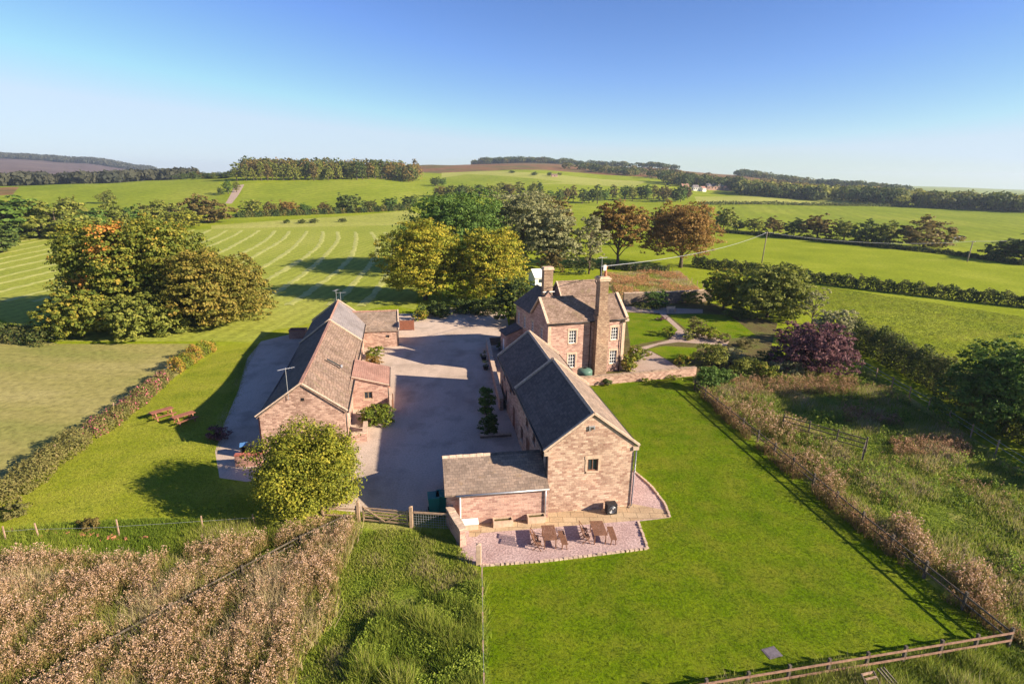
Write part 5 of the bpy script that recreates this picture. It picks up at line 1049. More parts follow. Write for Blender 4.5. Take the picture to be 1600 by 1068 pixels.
def post(label, p, w, h, m, name='gate_post', cap=0.0, cat='post'):
    t = thing(name, label, cat, p); q = MB(); q.box(-w/2, w/2, -w/2, w/2, -0.3, h); o = q.build('shaft', m, t, bevel=0.015)
    MB().poly([(-w/2-.01, -w/2-.01, h+.003), (w/2+.01, -w/2-.01, h+.003), (0, 0, h+cap+.05)]).poly([(w/2+.01, -w/2-.01, h+.003), (w/2+.01, w/2+.01, h+.003), (0, 0, h+cap+.05)]).poly([(w/2+.01, w/2+.01, h+.003), (-w/2-.01, w/2+.01, h+.003), (0, 0, h+cap+.05)]).poly([(-w/2-.01, w/2+.01, h+.003), (-w/2-.01, -w/2-.01, h+.003), (0, 0, h+cap+.05)]).build('cap', m, t)
    return t
post('brown timber post on the left of the five bar gate', gp(561, 815), 0.2, 1.5, 'gate_wood'); post('brown timber post on the right of the five bar gate', gp(643, 823), 0.22, 1.5, 'gate_wood')
post('upright stone gatepost at the near corner of the gravel patio', gp(748, 881), 0.30, 1.35, 'dressed_stone')
t = thing('mesh_hurdle', 'wire mesh hurdle under a wooden rail right of the gate', 'hurdle', (0, 0, 0)); a = gp(647, 823); b = bb(-6.7, -0.9)
MB().bar(a+Vector((0, 0, 1.1)), b+Vector((0, 0, 1.1)), 0.06, 0.12).build('rail', 'gate_wood', t, uv=False)
q = MB(); d = b-a
for k in range(15): x = a+d*(k/14); q.tube([x, x+Vector((0, 0, 1.05))], 0.008, 4)
for k in range(6): q.tube([a+Vector((0, 0, 0.1+k*0.18)), b+Vector((0, 0, 0.1+k*0.18))], 0.008, 4)
q.build('mesh', 'grey_metal', t, uv=False)
fence('short rail fence left of the five bar gate behind the lime tree', [gp(505, 812), gp(558, 814)], 1.05, (0.92, 0.45), 'gate_wood', 2.2, 0.12)
# brown yard gate by the far wing
def board_panel(label, p, w, h, rot, m, name, cat='fence'):
    t = thing(name, label, cat, p, rot)
    MB().box(-w/2, w/2, -0.02, 0.02, 0.1, h).build('panel', m, t); q = MB(); n = int(w/0.14)
    for k in range(n): x = -w/2+w*(k+0.5)/n; q.box(x-0.055, x+0.055, -0.045, -0.022, 0.08, h+0.02)
    q.build('boards', m, t)
    for x in (-w/2-0.06, w/2+0.06): MB().box(x-0.05, x+0.05, -0.05, 0.05, -0.2, h+0.12).build('post', m, t)
    return t
board_panel('reddish brown boarded yard gate beside the far wing', gp(636, 516), 1.9, 1.5, 0.1, 'red_wood', 'yard_gate', 'gate')
board_panel('dark boarded screen on the yard side of the porch', gp(614, 640), 1.5, 1.25, math.radians(100), 'brown_wood', 'timber_screen')
# ------------------------------------------------------------ patio furniture
def slat_table(label, p, rot, L=1.5, W=0.85, h=0.74):
    t = thing('garden_table', label, 'table', p, rot); n = 9; q = MB()
    for k in range(n): x = -W/2+W*(k+0.5)/n; q.box(x-W/n*0.42, x+W/n*0.42, -L/2+0.05, L/2-0.05, h-0.03, h)
    q.build('table_top', 'brown_wood', t)
    MB().box(-W/2, W/2, -L/2, -L/2+0.048, h-0.04, h+0.003).box(-W/2, W/2, L/2-0.048, L/2, h-0.04, h+0.003).build('frame', 'brown_wood', t)
    for x in (-1, 1):
        for y in (-1, 1): MB().bar((x*(W/2-0.08), y*(L/2-0.12), 0), (x*(W/2-0.08), y*(L/2-0.12), h-0.045), 0.06, 0.06).build('leg', 'brown_wood', t)
    return t
def chair(label, p, rot, group):
    t = thing('folding_chair', label, 'chair', p, rot, group); w = 0.46
    q = MB()
    for k in range(6): y = -0.2+0.4*(k+0.5)/6; q.box(-w/2+0.03, w/2-0.03, y-0.026, y+0.026, 0.43, 0.45)
    q.build('seat', 'brown_wood', t); q = MB()
    for k in range(6): x = -w/2+0.05+(w-0.1)*(k+0.5)/6; q.bar((x, 0.22, 0.48), (x, 0.34, 0.90), 0.035, 0.015, (0, 1, 0))
    q.build('backrest', 'brown_wood', t)
    MB().bar((-w/2, 0.345, 0.92), (w/2, 0.345, 0.92), 0.03, 0.06).build('top_rail', 'brown_wood', t)
    for x in (-w/2, w/2):
        MB().bar((x, -0.25, 0), (x, 0.345, 0.93), 0.03, 0.045).build('leg', 'brown_wood', t); MB().bar((x*0.9, 0.28, 0), (x*0.9, -0.18, 0.43), 0.03, 0.045).build('leg', 'brown_wood', t)
    return t
def bench(label, p, rot, L=1.4):
    t = thing('garden_bench', label, 'bench', p, rot); q = MB()
    for k in range(4): q.box(-0.2+k*0.1+0.01, -0.11+k*0.1+0.01, -L/2, L/2, 0.42, 0.45)
    q.build('seat', 'brown_wood', t)
    for y in (-L/2+0.12, L/2-0.12):
        MB().bar((-0.17, y, 0), (-0.1, y, 0.415), 0.05, 0.05).build('leg', 'brown_wood', t); MB().bar((0.17, y, 0), (0.1, y, 0.415), 0.05, 0.05).build('leg', 'brown_wood', t)
    return t
PR = math.radians(4)
t1 = G(858, 831, 0.74); t2 = G(935, 824, 0.74); t1.z = t2.z = 0
slat_table('slatted brown garden table nearer the stone gatepost', t1, PR); slat_table('slatted brown garden table nearer the big lawn', t2, PR)
cg = 'folding chairs round the patio tables'
chair('folded out chair left of the table nearer the gatepost, facing it', t1+Vector((-0.85, -0.05, 0)), math.radians(86), cg)
chair('folding chair with its back to us left of the nearer table', t1+Vector((-0.72, -0.62, 0)), math.radians(80), cg)
chair('folding chair left of the table nearer the lawn, upper one', t2+Vector((-0.85, 0.25, 0)), math.radians(88), cg)
chair('folding chair left of the table nearer the lawn, lower one', t2+Vector((-0.80, -0.42, 0)), math.radians(94), cg)
bench('slatted bench between the two patio tables', t1+Vector((0.85, -0.1, 0)), PR+0.05); bench('slatted bench on the lawn side of the patio tables', t2+Vector((0.85, -0.1, 0)), PR-0.03)
# stone troughs against the outbuilding wall, air unit, white box, steps
def trough(label, p, rot, L=1.3):
    t = thing('stone_trough', label, 'trough', p, rot)
    MB().box(-L/2, L/2, -0.25, -0.17, 0, 0.45).box(-L/2, L/2, 0.17, 0.25, 0, 0.45).box(-L/2, -L/2+0.08, -0.17, 0.17, 0, 0.45).box(L/2-0.08, L/2, -0.17, 0.17, 0, 0.45).build('basin', 'dressed_stone', t)
    MB().box(-L/2+0.08, L/2-0.08, -0.17, 0.17, 0, 0.36).build('earth', 'soil', t); return t
trough('long stone trough in the middle of the outbuilding wall', bb(-3.15, -0.95), math.radians(9.6)); trough('stone trough nearer the tall barn gable', bb(-0.9, -0.85), math.radians(9.6), 1.2)
t = thing('air_unit', 'dark grey boxed fan unit standing against the sandstone gable', 'air unit', bb(4.35, -0.62), math.radians(9.6))
MB().box(-0.36, 0.36, -0.27, 0.27, 0.04, 0.78).build('casing', 'black_metal', t, bevel=0.02)
MB().box(-0.3, -0.2, -0.2, 0.2, 0, 0.04).build('foot', 'black_plastic', t); MB().box(0.2, 0.3, -0.2, 0.2, 0, 0.04).build('foot', 'black_plastic', t)
q = MB()
for k in range(4):
    r = 0.25-k*0.06; q.tube([(r*math.cos(a*math.pi/8), -0.285, 0.41+r*math.sin(a*math.pi/8)) for a in range(17)], 0.008, 4)
q.build('fan_guard', 'grey_metal', t, uv=False)
t = thing('storage_box', 'low white box beside the stone wall at the outbuilding corner', 'box', bb(-5.3, -0.95), math.radians(9.6))
MB().box(-0.5, 0.5, -0.28, 0.28, 0, 0.42).build('body', 'dressed_stone', t); MB().box(-0.54, 0.54, -0.32, 0.32, 0.423, 0.5).build('lid', 'white_paint', t, bevel=0.01)
def edging(label, pts, seed):
    mb = MB(); rnd = random.Random(seed)
    for a, b in zip(pts[:-1], pts[1:]):
        L = (b-a).length; n = int(L/0.28)
        for k in range(n):
            p = a.lerp(b, (k+0.5)/n); M = Matrix.Translation(p) @ Matrix.Rotation(math.atan2((b-a).y, (b-a).x)+rnd.uniform(-.2, .2), 4, 'Z'); s = rnd.uniform(0.09, 0.14)
            mb.box(-s, s, -0.07, 0.07, -0.05, rnd.uniform(0.06, 0.13), M)
    t = thing('stone_edging', label, 'edging'); mb.build('stones', 'coping_stone', t); return t
edging('row of edging stones along the near side of the gravel patio', [gp(750, 884), gp(850, 877), gp(940, 866), gp(1012, 857)], 1)
edging('edging stones along the lawn end of the gravel patio', [gp(1012, 857), gp(997, 814)], 2)
edging('curved row of edging stones right of the tall barn', [gp(990, 735), gp(1018, 760), gp(1038, 786), gp(1047, 808)], 3)
# steps of dark timber sleepers by the paving end
t = thing('manhole_cover', 'square grey cover set in the near part of the big lawn', 'cover', gp(1206, 1019), 0.3)
MB().box(-0.32, 0.32, -0.25, 0.25, 0.005, 0.03).build('plate', 'cover_grey', t); MB().box(-0.38, 0.38, -0.31, 0.31, -0.02, 0.018).build('frame', 'cover_grey', t)
# ------------------------------------------------------------ picnic tables on the side lawn
def picnic(label, p, rot, m='red_wood'):
    t = thing('picnic_table', label, 'picnic table', p, rot); L = 1.9
    q = MB(); [q.box(-0.36+k*0.147, -0.36+k*0.147+0.137, -L/2, L/2, 0.71, 0.75) for k in range(5)]; q.build('table_top', m, t)
    for s in (-1, 1): MB().box(s*0.75-0.13, s*0.75+0.13, -L/2, L/2, 0.41, 0.45).build('seat', m, t)
    for y in (-L/2+0.3, L/2-0.3):
        MB().box(-0.85, 0.85, y-0.02, y+0.02, 0.33, 0.405).build('cross_beam', m, t)
        for s in (-1, 1): MB().bar((s*0.62, y+0.045, 0), (s*0.25, y+0.045, 0.705), 0.04, 0.09, (0, 1, 0)).build('leg', m, t)
    return t
picnic('brown picnic table further from the drive on the side lawn', gp(254, 652), math.radians(-38)); picnic('brown picnic table touched by the barn shadow on the side lawn', gp(288, 659), math.radians(-36))
# ------------------------------------------------------------ bins, tank, pots
def bin_(label, p, rot, body, lid, s=1.0):
    t = thing('wheeled_bin', label, 'bin', p, rot); t.scale = (s, s, s)
    q = MB(); q.v = [(-.24, -.26, .08), (.24, -.26, .08), (.24, .26, .08), (-.24, .26, .08), (-.29, -.34, .98), (.29, -.34, .98), (.29, .34, .98), (-.29, .34, .98)]; q.f = [(0, 3, 2, 1), (4, 5, 6, 7), (0, 1, 5, 4), (1, 2, 6, 5), (2, 3, 7, 6), (3, 0, 4, 7)]
    q.build('body', body, t); MB().box(-0.31, 0.31, -0.37, 0.36, 0.985, 1.05).build('lid', lid, t, bevel=0.015)
    for x in (-0.27, 0.27): MB().tube([(x-0.03, 0.27, 0.1), (x+0.03, 0.27, 0.1)], 0.1, 12).build('wheel', 'black_plastic', t)
    MB().tube([(-0.25, 0.4, 0.95), (0.25, 0.4, 0.95)], 0.02, 6).build('handle', 'black_plastic', t); return t
bin_('black bin with a blue lid beside the low brick wall', gp(383, 712), 0.4, 'black_plastic', 'blue_plastic'); bin_('black bin between blue lidded bin and long barn', gp(394, 713), 0.1, 'black_plastic', 'black_plastic', 1.1)
bin_('big teal bin in the yard shade next to the outbuilding', gp(678, 800), 0.2, 'teal_plastic', 'teal_plastic', 1.3); bin_('second teal bin, tight against the outbuilding wall', gp(691, 797), 0.1, 'teal_plastic', 'teal_plastic', 1.3)
t = thing('oil_tank', 'round green plastic tank against the farmhouse wall', 'tank', gp(913, 593), 0)
q = MB().lathe((0, 0, 0), [(0.82, 0), (0.85, 0.05), (0.85, 0.35), (0.82, 0.38), (0.85, 0.41), (0.85, 0.72), (0.82, 0.75), (0.85, 0.78), (0.85, 1.1), (0.78, 1.22), (0.45, 1.36), (0.001, 1.40)], 28); q.build('shell', 'green_plastic', t, smooth=True, uv=False)
MB().lathe((0, 0, 1.36), [(0.2, 0), (0.2, 0.08), (0.02, 0.1)], 14).build('lid', 'black_plastic', t)
def pot(label, p, r, h, m='terracotta', plant='leaf_shrub', seed=1, ph=0.4):
    t = thing('plant_pot', label, 'plant pot', p); MB().lathe((0, 0, 0), [(r*0.7, 0), (r, h*0.85), (r*1.08, h*0.86), (r*1.08, h)], 14).build('pot', m, t, smooth=False, uv=False)
    link('plant', crown_mesh('plant', [(0, 0, h+ph*0.4, r*1.2, r*1.2, ph*0.6)], 260, 0.09, plant, seed, low=-0.6, clump=0.3), t)
pot('red clay pot of flowers beside the brown yard gate', gp(618, 521), 0.3, 0.45, seed=3); pot('dark pot by the yard wall, upper of the two', gp(756, 562), 0.35, 0.5, 'black_plastic', 'leaf_dark', 4, 0.7); pot('dark pot by the yard wall, lower of the two', gp(759, 577), 0.35, 0.5, 'black_plastic', 'leaf_dark', 5, 0.7)
pot('small clay pot against the porch wall in the sun', gp(606, 606), 0.2, 0.3, seed=6, plant='leaf_orange')
# ------------------------------------------------------------ garden bits
t = thing('garden_bench', 'small pale bench by the far garden path', 'bench', gp(1049, 487), 0.2)
MB().box(-0.8, 0.8, -0.2, 0.25, 0.42, 0.47).build('seat', 'coping_stone', t); MB().box(-0.8, 0.8, 0.25, 0.30, 0.48, 0.9).build('backrest', 'coping_stone', t)
for x in (-0.7, 0.7): MB().box(x-0.05, x+0.05, -0.2, 0.25, 0, 0.418).build('leg', 'coping_stone', t)
# ------------------------------------------------------------ power line
def pole(label, px, pb, pt, lean=0.0):
    b = gp(px, pb); h = hz(px, pt, b)-b.z; t = thing('power_pole', label, 'power pole', b)
    MB().tube([(0, 0, -0.5), (lean*h*0.5, 0, h*0.5), (lean*h, 0, h)], [0.16, 0.14, 0.11], 8).build('pole', 'pale_bark', t, smooth=True, uv=False)
    MB().bar((lean*h-0.7, 0, h-0.3), (lean*h+0.7, 0, h-0.3), 0.1, 0.1).build('cross_arm', 'dark_fence_wood', t)
    for x in (-0.6, 0, 0.6): MB().lathe((lean*h+x, 0, h-0.24), [(0.05, 0), (0.07, 0.05), (0.04, 0.16)], 8).build('insulator', 'white_paint', t)
    return b+Vector((lean*h, 0, h-0.08))
A1 = pole('leaning timber power pole behind the garden trees', 1190, 411, 362, 0.05); A2 = pole('timber power pole in the far pasture near the right edge', 1511, 409, 376, 0.06)
hp = (Matrix.Translation(HO.location) @ Matrix.Rotation(math.radians(18.5), 4, 'Z')) @ Vector((6.0, -0.2, 12.5))
A3 = gp(1760, 400); A3.z += 9
def cable(label, a, b, sag, r=0.035):
    pts = [a.lerp(b, k/24)-Vector((0, 0, 4*sag*(k/24)*(1-k/24))) for k in range(25)]
    tag(MB().tube(pts, r, 5).build('power_cable', 'lead', uv=False), label, 'cable')
cable('overhead cable from the farmhouse chimney to the leaning pole', hp, A1, 1.2); cable('overhead cable between the two power poles', A1, A2, 1.6); cable('overhead cable leaving the picture at the right', A2, A3, 1.2)
# ------------------------------------------------------------ white roofed shed behind the house, far farm buildings
def cottage(label, px, pb, hpx, wpx, roof, wall, dep=1.0, name='far_building', rot=0.1, win=3, cat='house'):
    b = gp(px, pb); d = math.hypot(b.x, b.y); s = d/FPX; W = wpx*s; h = hpx*s; D = min(W*dep, 9)
    t = thing(name, label, cat, b, rot); q = MB(); e = h*0.6
    q.box(-W/2, W/2, -D/2, D/2, -2, e); q.poly([(-W/2, -D/2, e), (-W/2, D/2, e), (-W/2, 0, h)]); q.poly([(W/2, -D/2, e), (W/2, D/2, e), (W/2, 0, h)]); q.build('wall', wall, t)
    roof_poly([[(-W/2-0.2, -D/2-0.3, e-0.05), (W/2+0.2, -D/2-0.3, e-0.05), (W/2+0.2, 0, h+0.1), (-W/2-0.2, 0, h+0.1)], [(-W/2-0.2, 0, h+0.1), (W/2+0.2, 0, h+0.1), (W/2+0.2, D/2+0.3, e-0.05), (-W/2-0.2, D/2+0.3, e-0.05)]], 'roof', roof, t)
    for k in range(win):
        x = -W/2+W*(k+0.5)/win; MB().box(x-0.5, x+0.5, -D/2-0.05, -D/2-0.01, e*0.4, e*0.75).build('window', 'glass', t)
    return t
cottage('white roofed shed showing between the golden tree and left chimney', 840, 444, 24, 20, 'white_paint', 'white_render', 1.6, 'shed', 0.3, 1, 'shed')
cottage('far red roofed farmhouse at the left of the distant hamlet', 1069, 297, 9, 10, 'red_tile', 'pink_stone'); cottage('far white gabled cottage in the distant hamlet', 1086, 298, 8, 8, 'pale_slate', 'white_render')
cottage('far white cottage right of the white gabled one', 1097, 299, 7, 8, 'red_tile', 'white_render', 1, rot=0.6); cottage('long far building with a grey roof in the distant hamlet', 1115, 297, 9, 24, 'pale_slate', 'pink_stone', 0.5, win=5)
cottage('far red roofed barn at the right of the distant hamlet', 1135, 298, 7, 12, 'red_tile', 'pink_stone', 0.7, win=2, cat='barn')
cottage('tiny stone barn at the top of the pale hill field', 866, 276, 4, 9, 'stone_slate', 'pink_stone', 0.6, win=1, cat='barn')
# ------------------------------------------------------------ cattle
def cow(label, p, rot, m, patch=None, s=1.0):
    t = thing('cow', label, 'cow', p, rot, 'cattle in the far pasture'); t.scale = (s, s, s)
    J = [(0, 0, 1.05, .36), (0.5, 0, 1.08, .36), (-0.5, 0, 1.05, .37), (-0.78, 0, 1.15, .24), (0.85, 0, 1.2, .25), (1.12, 0, 1.35, .17), (1.32, 0, 1.4, .15), (1.58, 0, 1.22, .09),
         (0.62, .2, .75, .15), (0.62, .21, .4, .08), (0.64, .21, .0, .07), (0.62, -.2, .75, .15), (0.62, -.21, .4, .08), (0.6, -.21, 0, .07),
         (-0.68, .2, .8, .19), (-0.62, .21, .5, .1), (-0.78, .21, .42, .08), (-0.74, .21, 0, .07), (-0.68, -.2, .8, .19), (-0.6, -.21, .5, .1), (-0.76, -.21, .42, .08), (-0.72, -.21, 0, .07)]
    E = [(0, 1), (0, 2), (2, 3), (1, 4), (4, 5), (5, 6), (6, 7), (1, 8), (8, 9), (9, 10), (1, 11), (11, 12), (12, 13), (2, 14), (14, 15), (15, 16), (16, 17), (2, 18), (18, 19), (19, 20), (20, 21)]
    me = bpy.data.meshes.new('body'); me.from_pydata([j[:3] for j in J], E, []); o = link('body', me, t)
    md = o.modifiers.new('skin', 'SKIN'); 
    for i, j in enumerate(J): me.skin_vertices[0].data[i].radius = (j[3], j[3])
    me.skin_vertices[0].data[0].use_root = True; ss = o.modifiers.new('sub', 'SUBSURF'); ss.levels = 1; ss.render_levels = 1; me.materials.append(MATS[m])
    for y in (-1, 1): MB().bar((1.30, y*0.12, 1.5), (1.24, y*0.34, 1.48), 0.1, 0.04).build('ear', m, t)
    MB().tube([(-0.98, 0, 1.3), (-1.05, 0, 1.0), (-1.04, 0, 0.55)], [0.03, 0.02, 0.05], 5).build('tail', m, t); return t
cow('white cow standing in the far right pasture', gp(1493, 378), 0.4, 'cow_white', s=1.3); cow('black cow just right of the white one', gp(1503, 375), 2.2, 'cow_black', s=1.2)
t = thing('brick_heap', 'straggling row of orange bricks on the grassy bank', 'brick heap', gp(110, 838), -0.05); q = MB(); R = random.Random(4)
for k in range(46): M = Matrix.Translation((R.gauss(0, 2.2), R.gauss(0, 0.18), 0.05+R.random()*0.16)) @ Matrix.Rotation(R.uniform(0, 3), 4, 'Z') @ Matrix.Rotation(R.uniform(-.5, .5), 4, 'X'); q.box(-0.13, 0.13, -0.06, 0.06, -0.04, 0.04, M)
q.build('bricks', 'terracotta', t)
# timber pen at the bottom edge
t = thing('timber_pen', 'weathered slatted timber frame leaning below the bottom fence', 'timber pen', gp(1356, 1072), 0.25)
MB().box(-0.55, 0.15, -0.03, 0.03, 0.75, 0.85).build('top_rail', 'fence_wood', t)
for k in range(4): MB().bar((-0.5+0.0*k, -0.2-0.25*k, 0.75-0.2*k), (0.1, -0.2-0.25*k, 0.75-0.2*k), 0.09, 0.03).build('slat', 'fence_wood', t)
for x in (-0.55, 0.12): MB().bar((x, 0, 0.85), (x, -1.1, 0.0), 0.05, 0.08).build('side_rail', 'dark_fence_wood', t)
for x in (0.45, 0.62, 0.79): MB().bar((x-0.1, 0.05, 0.9), (x+0.5, -1.0, 0.05), 0.06, 0.06).build('leaning_rail', 'dark_fence_wood', t)
# ------------------------------------------------------------ grass, weeds and hay: what nobody could count
def blades(P, h, w, rng, lean=0.35):
    lean = lean+0.35; n = len(P); a = rng.random(n)*2*math.pi; l = rng.random(n)*lean; b = rng.random(n)*2*math.pi; hh = h*(0.55+0.9*rng.random(n))
    V = np.empty((n, 3, 3)); dx = np.cos(a)*w/2; dy = np.sin(a)*w/2
    V[:, 0] = P+np.column_stack([dx, dy, np.zeros(n)]); V[:, 1] = P-np.column_stack([dx, dy, np.zeros(n)])
    V[:, 2] = P+np.column_stack([np.cos(b)*l*hh, np.sin(b)*l*hh, hh]); return V.reshape(-1, 3), np.arange(n*3).reshape(n, 3)
def at_ground(q): return np.column_stack([q, Hn(q[:, 0], q[:, 1])-0.01])
def vnoise(q, s, seed):
    r = np.random.default_rng(seed); out = np.zeros(len(q))
    for k in range(16):
        a = r.random()*6.28; f = s*(0.35+2.2*r.random()); out += np.sin(q[:, 0]*math.cos(a)*f+q[:, 1]*math.sin(a)*f+r.random()*6.28)
    return out/9
def grass(name, poly, n, h, w, mat, seed, tint=(0.2, 0.8), per=5, spread=0.12, lean=0.5, nz=0.6, hv=0.0, keep=None):
    rng = np.random.default_rng(seed); q = scatter(poly, n, rng)
    if keep is not None: q = q[keep(q, rng)]
    t0 = vnoise(q, nz, seed); hh = h*(1+hv*t0*1.6)
    q2 = np.repeat(q, per, 0)+rng.normal(size=(len(q)*per, 2))*spread; tt = np.repeat(t0, per); hh = np.repeat(hh, per)
    V, F = blades(at_ground(q2), np.maximum(hh, h*0.25), w, rng, lean)
    T = np.clip((tint[0]+tint[1])/2+(tint[1]-tint[0])*(tt*0.8+(rng.random(len(tt))-0.5)*0.9), 0, 1)
    return tag(link(name, np_mesh(name, V, F, MATS[mat], T)), kind='stuff')
def weeds(name, poly, n, h, mat, seed, stems=4, heads=10, hs=0.11, gap=None, nz=0.5, head_t=(0.55, 1.0), thr=-0.25):
    rng = np.random.default_rng(seed); q = scatter(poly, n, rng)
    if gap is not None: q = q[gap(q)]
    v = vnoise(q, nz, seed); q = q[v > thr]; v = v[v > thr]; g = at_ground(q); hh = h*(0.75+0.5*rng.random(len(q))+0.4*v)
    lx = rng.normal(size=len(q))*0.10-0.04; ly = rng.normal(size=len(q))*0.10
    P = np.repeat(g, stems, 0)+np.column_stack([rng.normal(size=(len(q)*stems, 2))*0.10, np.zeros(len(q)*stems)])
    V1, F1 = blades(P, h*0.72, 0.05, rng, 0.35); T1 = 0.12+0.5*rng.random(len(F1))
    k = np.repeat(np.arange(len(q)), heads); u = rng.random(len(k)); z = hh[k]*(0.55+0.5*u)
    C_ = g[k]+np.column_stack([lx[k]*z/h+rng.normal(size=len(k))*0.11*(1.3-u), ly[k]*z/h+rng.normal(size=len(k))*0.11*(1.3-u), z])
    V2, F2 = leaves(C_, rng.normal(size=(len(k), 3))+np.array([0.4, -0.4, 0.3]), hs, rng, 0.6); T2 = head_t[0]+(head_t[1]-head_t[0])*np.clip(u*0.6+0.5*rng.random(len(k)), 0, 1)
    # leaves lower on the stems
    k = np.repeat(np.arange(len(q)), 5); C3 = g[k]+np.column_stack([rng.normal(size=(len(k), 2))*0.15, hh[k]*rng.random(len(k))*0.6]); V3, F3 = leaves(C3, rng.normal(size=(len(k), 3)), 0.16, rng, 0.35); T3 = 0.05+0.4*rng.random(len(k))
    Vq = np.concatenate([V2, V3]); Fq = np.concatenate([F2, F3+len(V2)])
    F1q = np.column_stack([F1, F1[:, 2]]) 
    me = bpy.data.meshes.new(name); nv = len(V1)+len(Vq)
    t = tag(thing(name, None, None), kind='stuff')
    o = np_mesh('stems', V1, F1, MATS[mat], T1); link('stems', o, t); o = np_mesh('heads', Vq, Fq, MATS[mat], np.concatenate([T2, T3])); link('heads', o, t)
    return t
fa = np.array(G(545, 822)[:2]); fb = np.array(G(60, 1085)[:2]); fd = (fb-fa)/np.linalg.norm(fb-fa); fn = np.array([-fd[1], fd[0]])
def fgap(q): s = (q-fa)@fn; return np.abs(s+0.15) > 0.42
WP = zp([(-260, 900), (-20, 884), (70, 880), (140, 884), (260, 886), (330, 866), (430, 852), (520, 822), (558, 812), (556, 836), (532, 900), (524, 960), (470, 1030), (430, 1150), (250, 1180), (-150, 1180)])
weeds('dry_willowherb', WP, 12500, 1.15, 'weed', 1, gap=fgap, hs=0.065, heads=18, head_t=(0.35, 1.0), thr=-0.16, nz=2.0, stems=6)
grass('grass_under_weeds', WP, 12000, 0.7, 0.045, 'grass_blade', 2, (0.3, 1.2), 6, 0.2, keep=lambda q, r: fgap(q), hv=0.6)
BK = zp([(-200, 840), (10, 834), (100, 820), (250, 812), (420, 820), (440, 856), (330, 870), (260, 892), (140, 888), (-20, 888), (-200, 900)])
grass('bank_grass', BK, 9000, 0.36, 0.045, 'grass_blade', 3, (0.0, 0.6), 5, 0.15, hv=0.5)
PD = zp([(560, 832), (640, 828), (705, 842), (745, 890), (753, 905), (757, 1130), (750, 1180), (440, 1180), (475, 1030), (530, 960), (535, 900)])
grass('paddock_grass_blades', PD, 10000, 0.17, 0.05, 'grass_blade', 4, (0.15, 0.8), 6, 0.12, hv=0.7, nz=1.1)
PD2 = zp([(575, 985), (700, 930), (752, 910), (757, 1150), (540, 1180), (545, 1040)])
weeds('tall_green_nettles', PD2, 4000, 0.42, 'nettle', 5, stems=5, heads=14, hs=0.09, head_t=(0.1, 1.0), thr=-0.16, nz=1.5)
grass('nettle_grass', PD2, 6000, 0.5, 0.05, 'grass_blade', 61, (0.0, 0.6), 6, 0.15, hv=0.9, nz=1.5)
RG = zp([(1090, 612), (1180, 566), (1330, 570), (1600, 745), (1760, 850), (1760, 1130), (1640, 1060), (1583, 990)])
grass('rough_field_grass', RG, 26000, 0.28, 0.07, 'grass_blade', 6, (0.05, 0.95), 5, 0.16, hv=0.9, nz=0.8)
weeds('green_scrub', RG, 2600, 0.6, 'nettle', 36, heads=14, hs=0.12, head_t=(0.0, 0.9), thr=0.12, nz=0.7)
RB = zp([(1120, 1082), (1580, 1000), (1640, 1060), (1600, 1180), (1050, 1180)])
grass('rough_grass_below_fence', RB, 7000, 0.42, 0.05, 'grass_blade', 7, (0.05, 0.75), 6, 0.15, hv=0.8, nz=1.2)
for k, (poly, n, h) in enumerate([([(1120, 630), (1160, 622), (1260, 660), (1240, 700), (1190, 680)], 420, 1.1), ([(1240, 712), (1270, 712), (1330, 770), (1300, 772)], 150, 0.9), ([(1385, 820), (1420, 815), (1470, 890), (1440, 900)], 260, 1.15),
                                  ([(1470, 905), (1530, 900), (1570, 965), (1540, 960)], 220, 1.1), ([(1140, 596), (1340, 596), (1340, 616), (1150, 622)], 650, 1.0), ([(1390, 690), (1500, 690), (1520, 718), (1400, 718)], 420, 0.8), ([(1310, 640), (1400, 650), (1410, 668), (1320, 660)], 220, 0.8)]):
    weeds('reddish_dock' if k % 2 else 'tall_dry_weeds', zp(poly), int(n*0.8), h*0.9, 'dock' if k in (4, 5, 6) else 'weed', 20+k, stems=4, heads=14, hs=0.10, head_t=(0.3, 1.0), thr=-0.6)
weeds('fence_line_weeds', zp([(1095, 612), (1120, 628), (1250, 730), (1400, 848), (1560, 975), (1600, 1000), (1590, 1020), (1400, 878), (1240, 750), (1090, 620)]), 1100, 0.85, 'dock', 35, stems=5, heads=12, hs=0.085, head_t=(0.1, 1.0), thr=-0.1, nz=1.3)
weeds('dry_field_weeds', RG, 2200, 0.7, 'weed', 31, heads=9, hs=0.09, head_t=(0.3, 0.9), thr=0.05)
LP = zp([(753, 890), (758, 1130), (900, 1116), (1110, 1085), (1569, 1006), (1089, 614), (1080, 592), (912, 604), (880, 650), (990, 720), (1022, 758), (1052, 812), (1004, 816), (1016, 860), (850, 882)])
grass('lawn_grass', LP, 42000, 0.055, 0.035, 'lawn_blade', 8, (0.15, 0.85), 3, 0.05, nz=1.4, lean=0.9)
SL = zp([(335, 552), (405, 538), (372, 600), (335, 660), (335, 745), (345, 755), (430, 800), (250, 806), (100, 813), (10, 828), (25, 772)])
grass('side_lawn_grass', SL, 20000, 0.06, 0.05, 'side_blade', 9, (0.2, 0.9), 3, 0.06, nz=1.1, lean=0.9)
EDGE = [zp(q) for q in ([(560, 808), (705, 812), (705, 803), (560, 803)], [(336, 705), (350, 662), (372, 610), (386, 560), (378, 560), (362, 612), (340, 664), (326, 706)], [(640, 489), (700, 479), (790, 483), (790, 487), (700, 484), (640, 493)])]
for i, e in enumerate(EDGE): grass('weedy_yard_edge', e, 900, 0.10, 0.05, 'grass_blade', 50+i, (0.1, 0.8), 4, 0.25, lean=0.8)
BF = zp([(945, 427), (1060, 425), (1095, 456), (1090, 472), (972, 474)])
weeds('bracken', BF, 4600, 0.6, 'bracken_leaf', 10, stems=3, heads=6, hs=0.16, head_t=(0.5, 1.0), thr=-0.1)
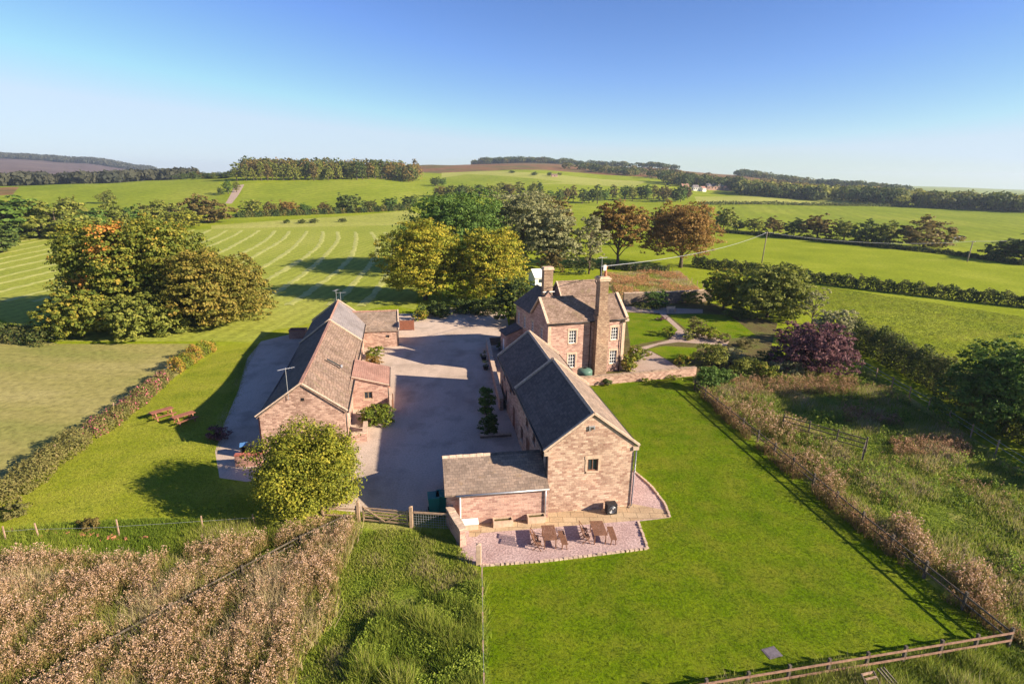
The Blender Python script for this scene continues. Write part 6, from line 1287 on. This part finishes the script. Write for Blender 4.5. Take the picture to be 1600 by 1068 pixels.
grass('bracken_grass', BF, 5000, 0.5, 0.08, 'grass_blade', 41, (0.5, 1.1), 4, 0.2)
GP = zp([(1240, 440), (1600, 495), (1600, 660), (1540, 640), (1460, 590), (1380, 548), (1330, 520)])
grass('pasture_tussocks', GP, 14000, 0.12, 0.12, 'side_blade', 11, (0.0, 0.7), 3, 0.2, nz=0.5, lean=0.9)
# windrows of cut hay on the big meadow
def windrow(x0, seed, y0=86, y1=226):
    rng = random.Random(seed); V = []; F = []; T = []; n = 90
    for k in range(n+1):
        y = y0+(y1-y0)*k/n; x = x0-0.0011*max(0, y-100)**2-0.05*max(0, y-100)+0.3*math.sin(y*0.07+seed*2)+rng.uniform(-.25, .25); w = 0.6+rng.uniform(0, 0.45); h = 0.07+rng.uniform(0, .05)
        z = H(x, y)
        V += [(x-w, y, z-0.02), (x-w*0.4, y, z+h*0.9), (x+w*0.4, y, z+h), (x+w, y, z-0.02)]
        if k: a = (k-1)*4; F += [(a, a+4, a+5, a+1), (a+1, a+5, a+6, a+2), (a+2, a+6, a+7, a+3)]; T += [rng.random() for _ in range(3)]
    return np.array(V), np.array(F)[:, ::-1], T
Vs = []; Fs = []; Ts = []; o = 0
MP = ZONES[[z[0] for z in ZONES].index('hay_meadow')][2]
for k in range(22):
    V, F, T = windrow(-26-6.3*k+((k*5) % 3-1)*0.5, k, 96 if k < 12 else 88, 226 if k < 16 else 200)
    c = V[F].mean(1); keep = pip(MP, c[:, 0], c[:, 1]); F = F[keep]; T = np.array(T)[keep]
    if len(F): Vs.append(V); Fs.append(F+o); Ts.append(T); o += len(V)
tag(link('hay_windrows', np_mesh('hay_windrows', np.concatenate(Vs), np.concatenate(Fs), MATS['dry_hay'], np.concatenate(Ts))), kind='stuff')
# ------------------------------------------------------------ the air between
ha = bpy.data.materials.new('haze_air'); ha.use_nodes = True; nt = ha.node_tree; nt.nodes.clear()
pv = nt.nodes.new('ShaderNodeVolumePrincipled'); pv.inputs['Color'].default_value = (0.66, 0.80, 1.0, 1); pv.inputs['Density'].default_value = 0.00012; pv.inputs['Anisotropy'].default_value = 0.2
oo = nt.nodes.new('ShaderNodeOutputMaterial'); nt.links.new(pv.outputs[0], oo.inputs['Volume']); MATS['haze_air'] = ha
tag(MB().box(-4700, 4700, -4700, 4700, -24, 82).build('haze', 'haze_air', uv=False), kind='stuff')
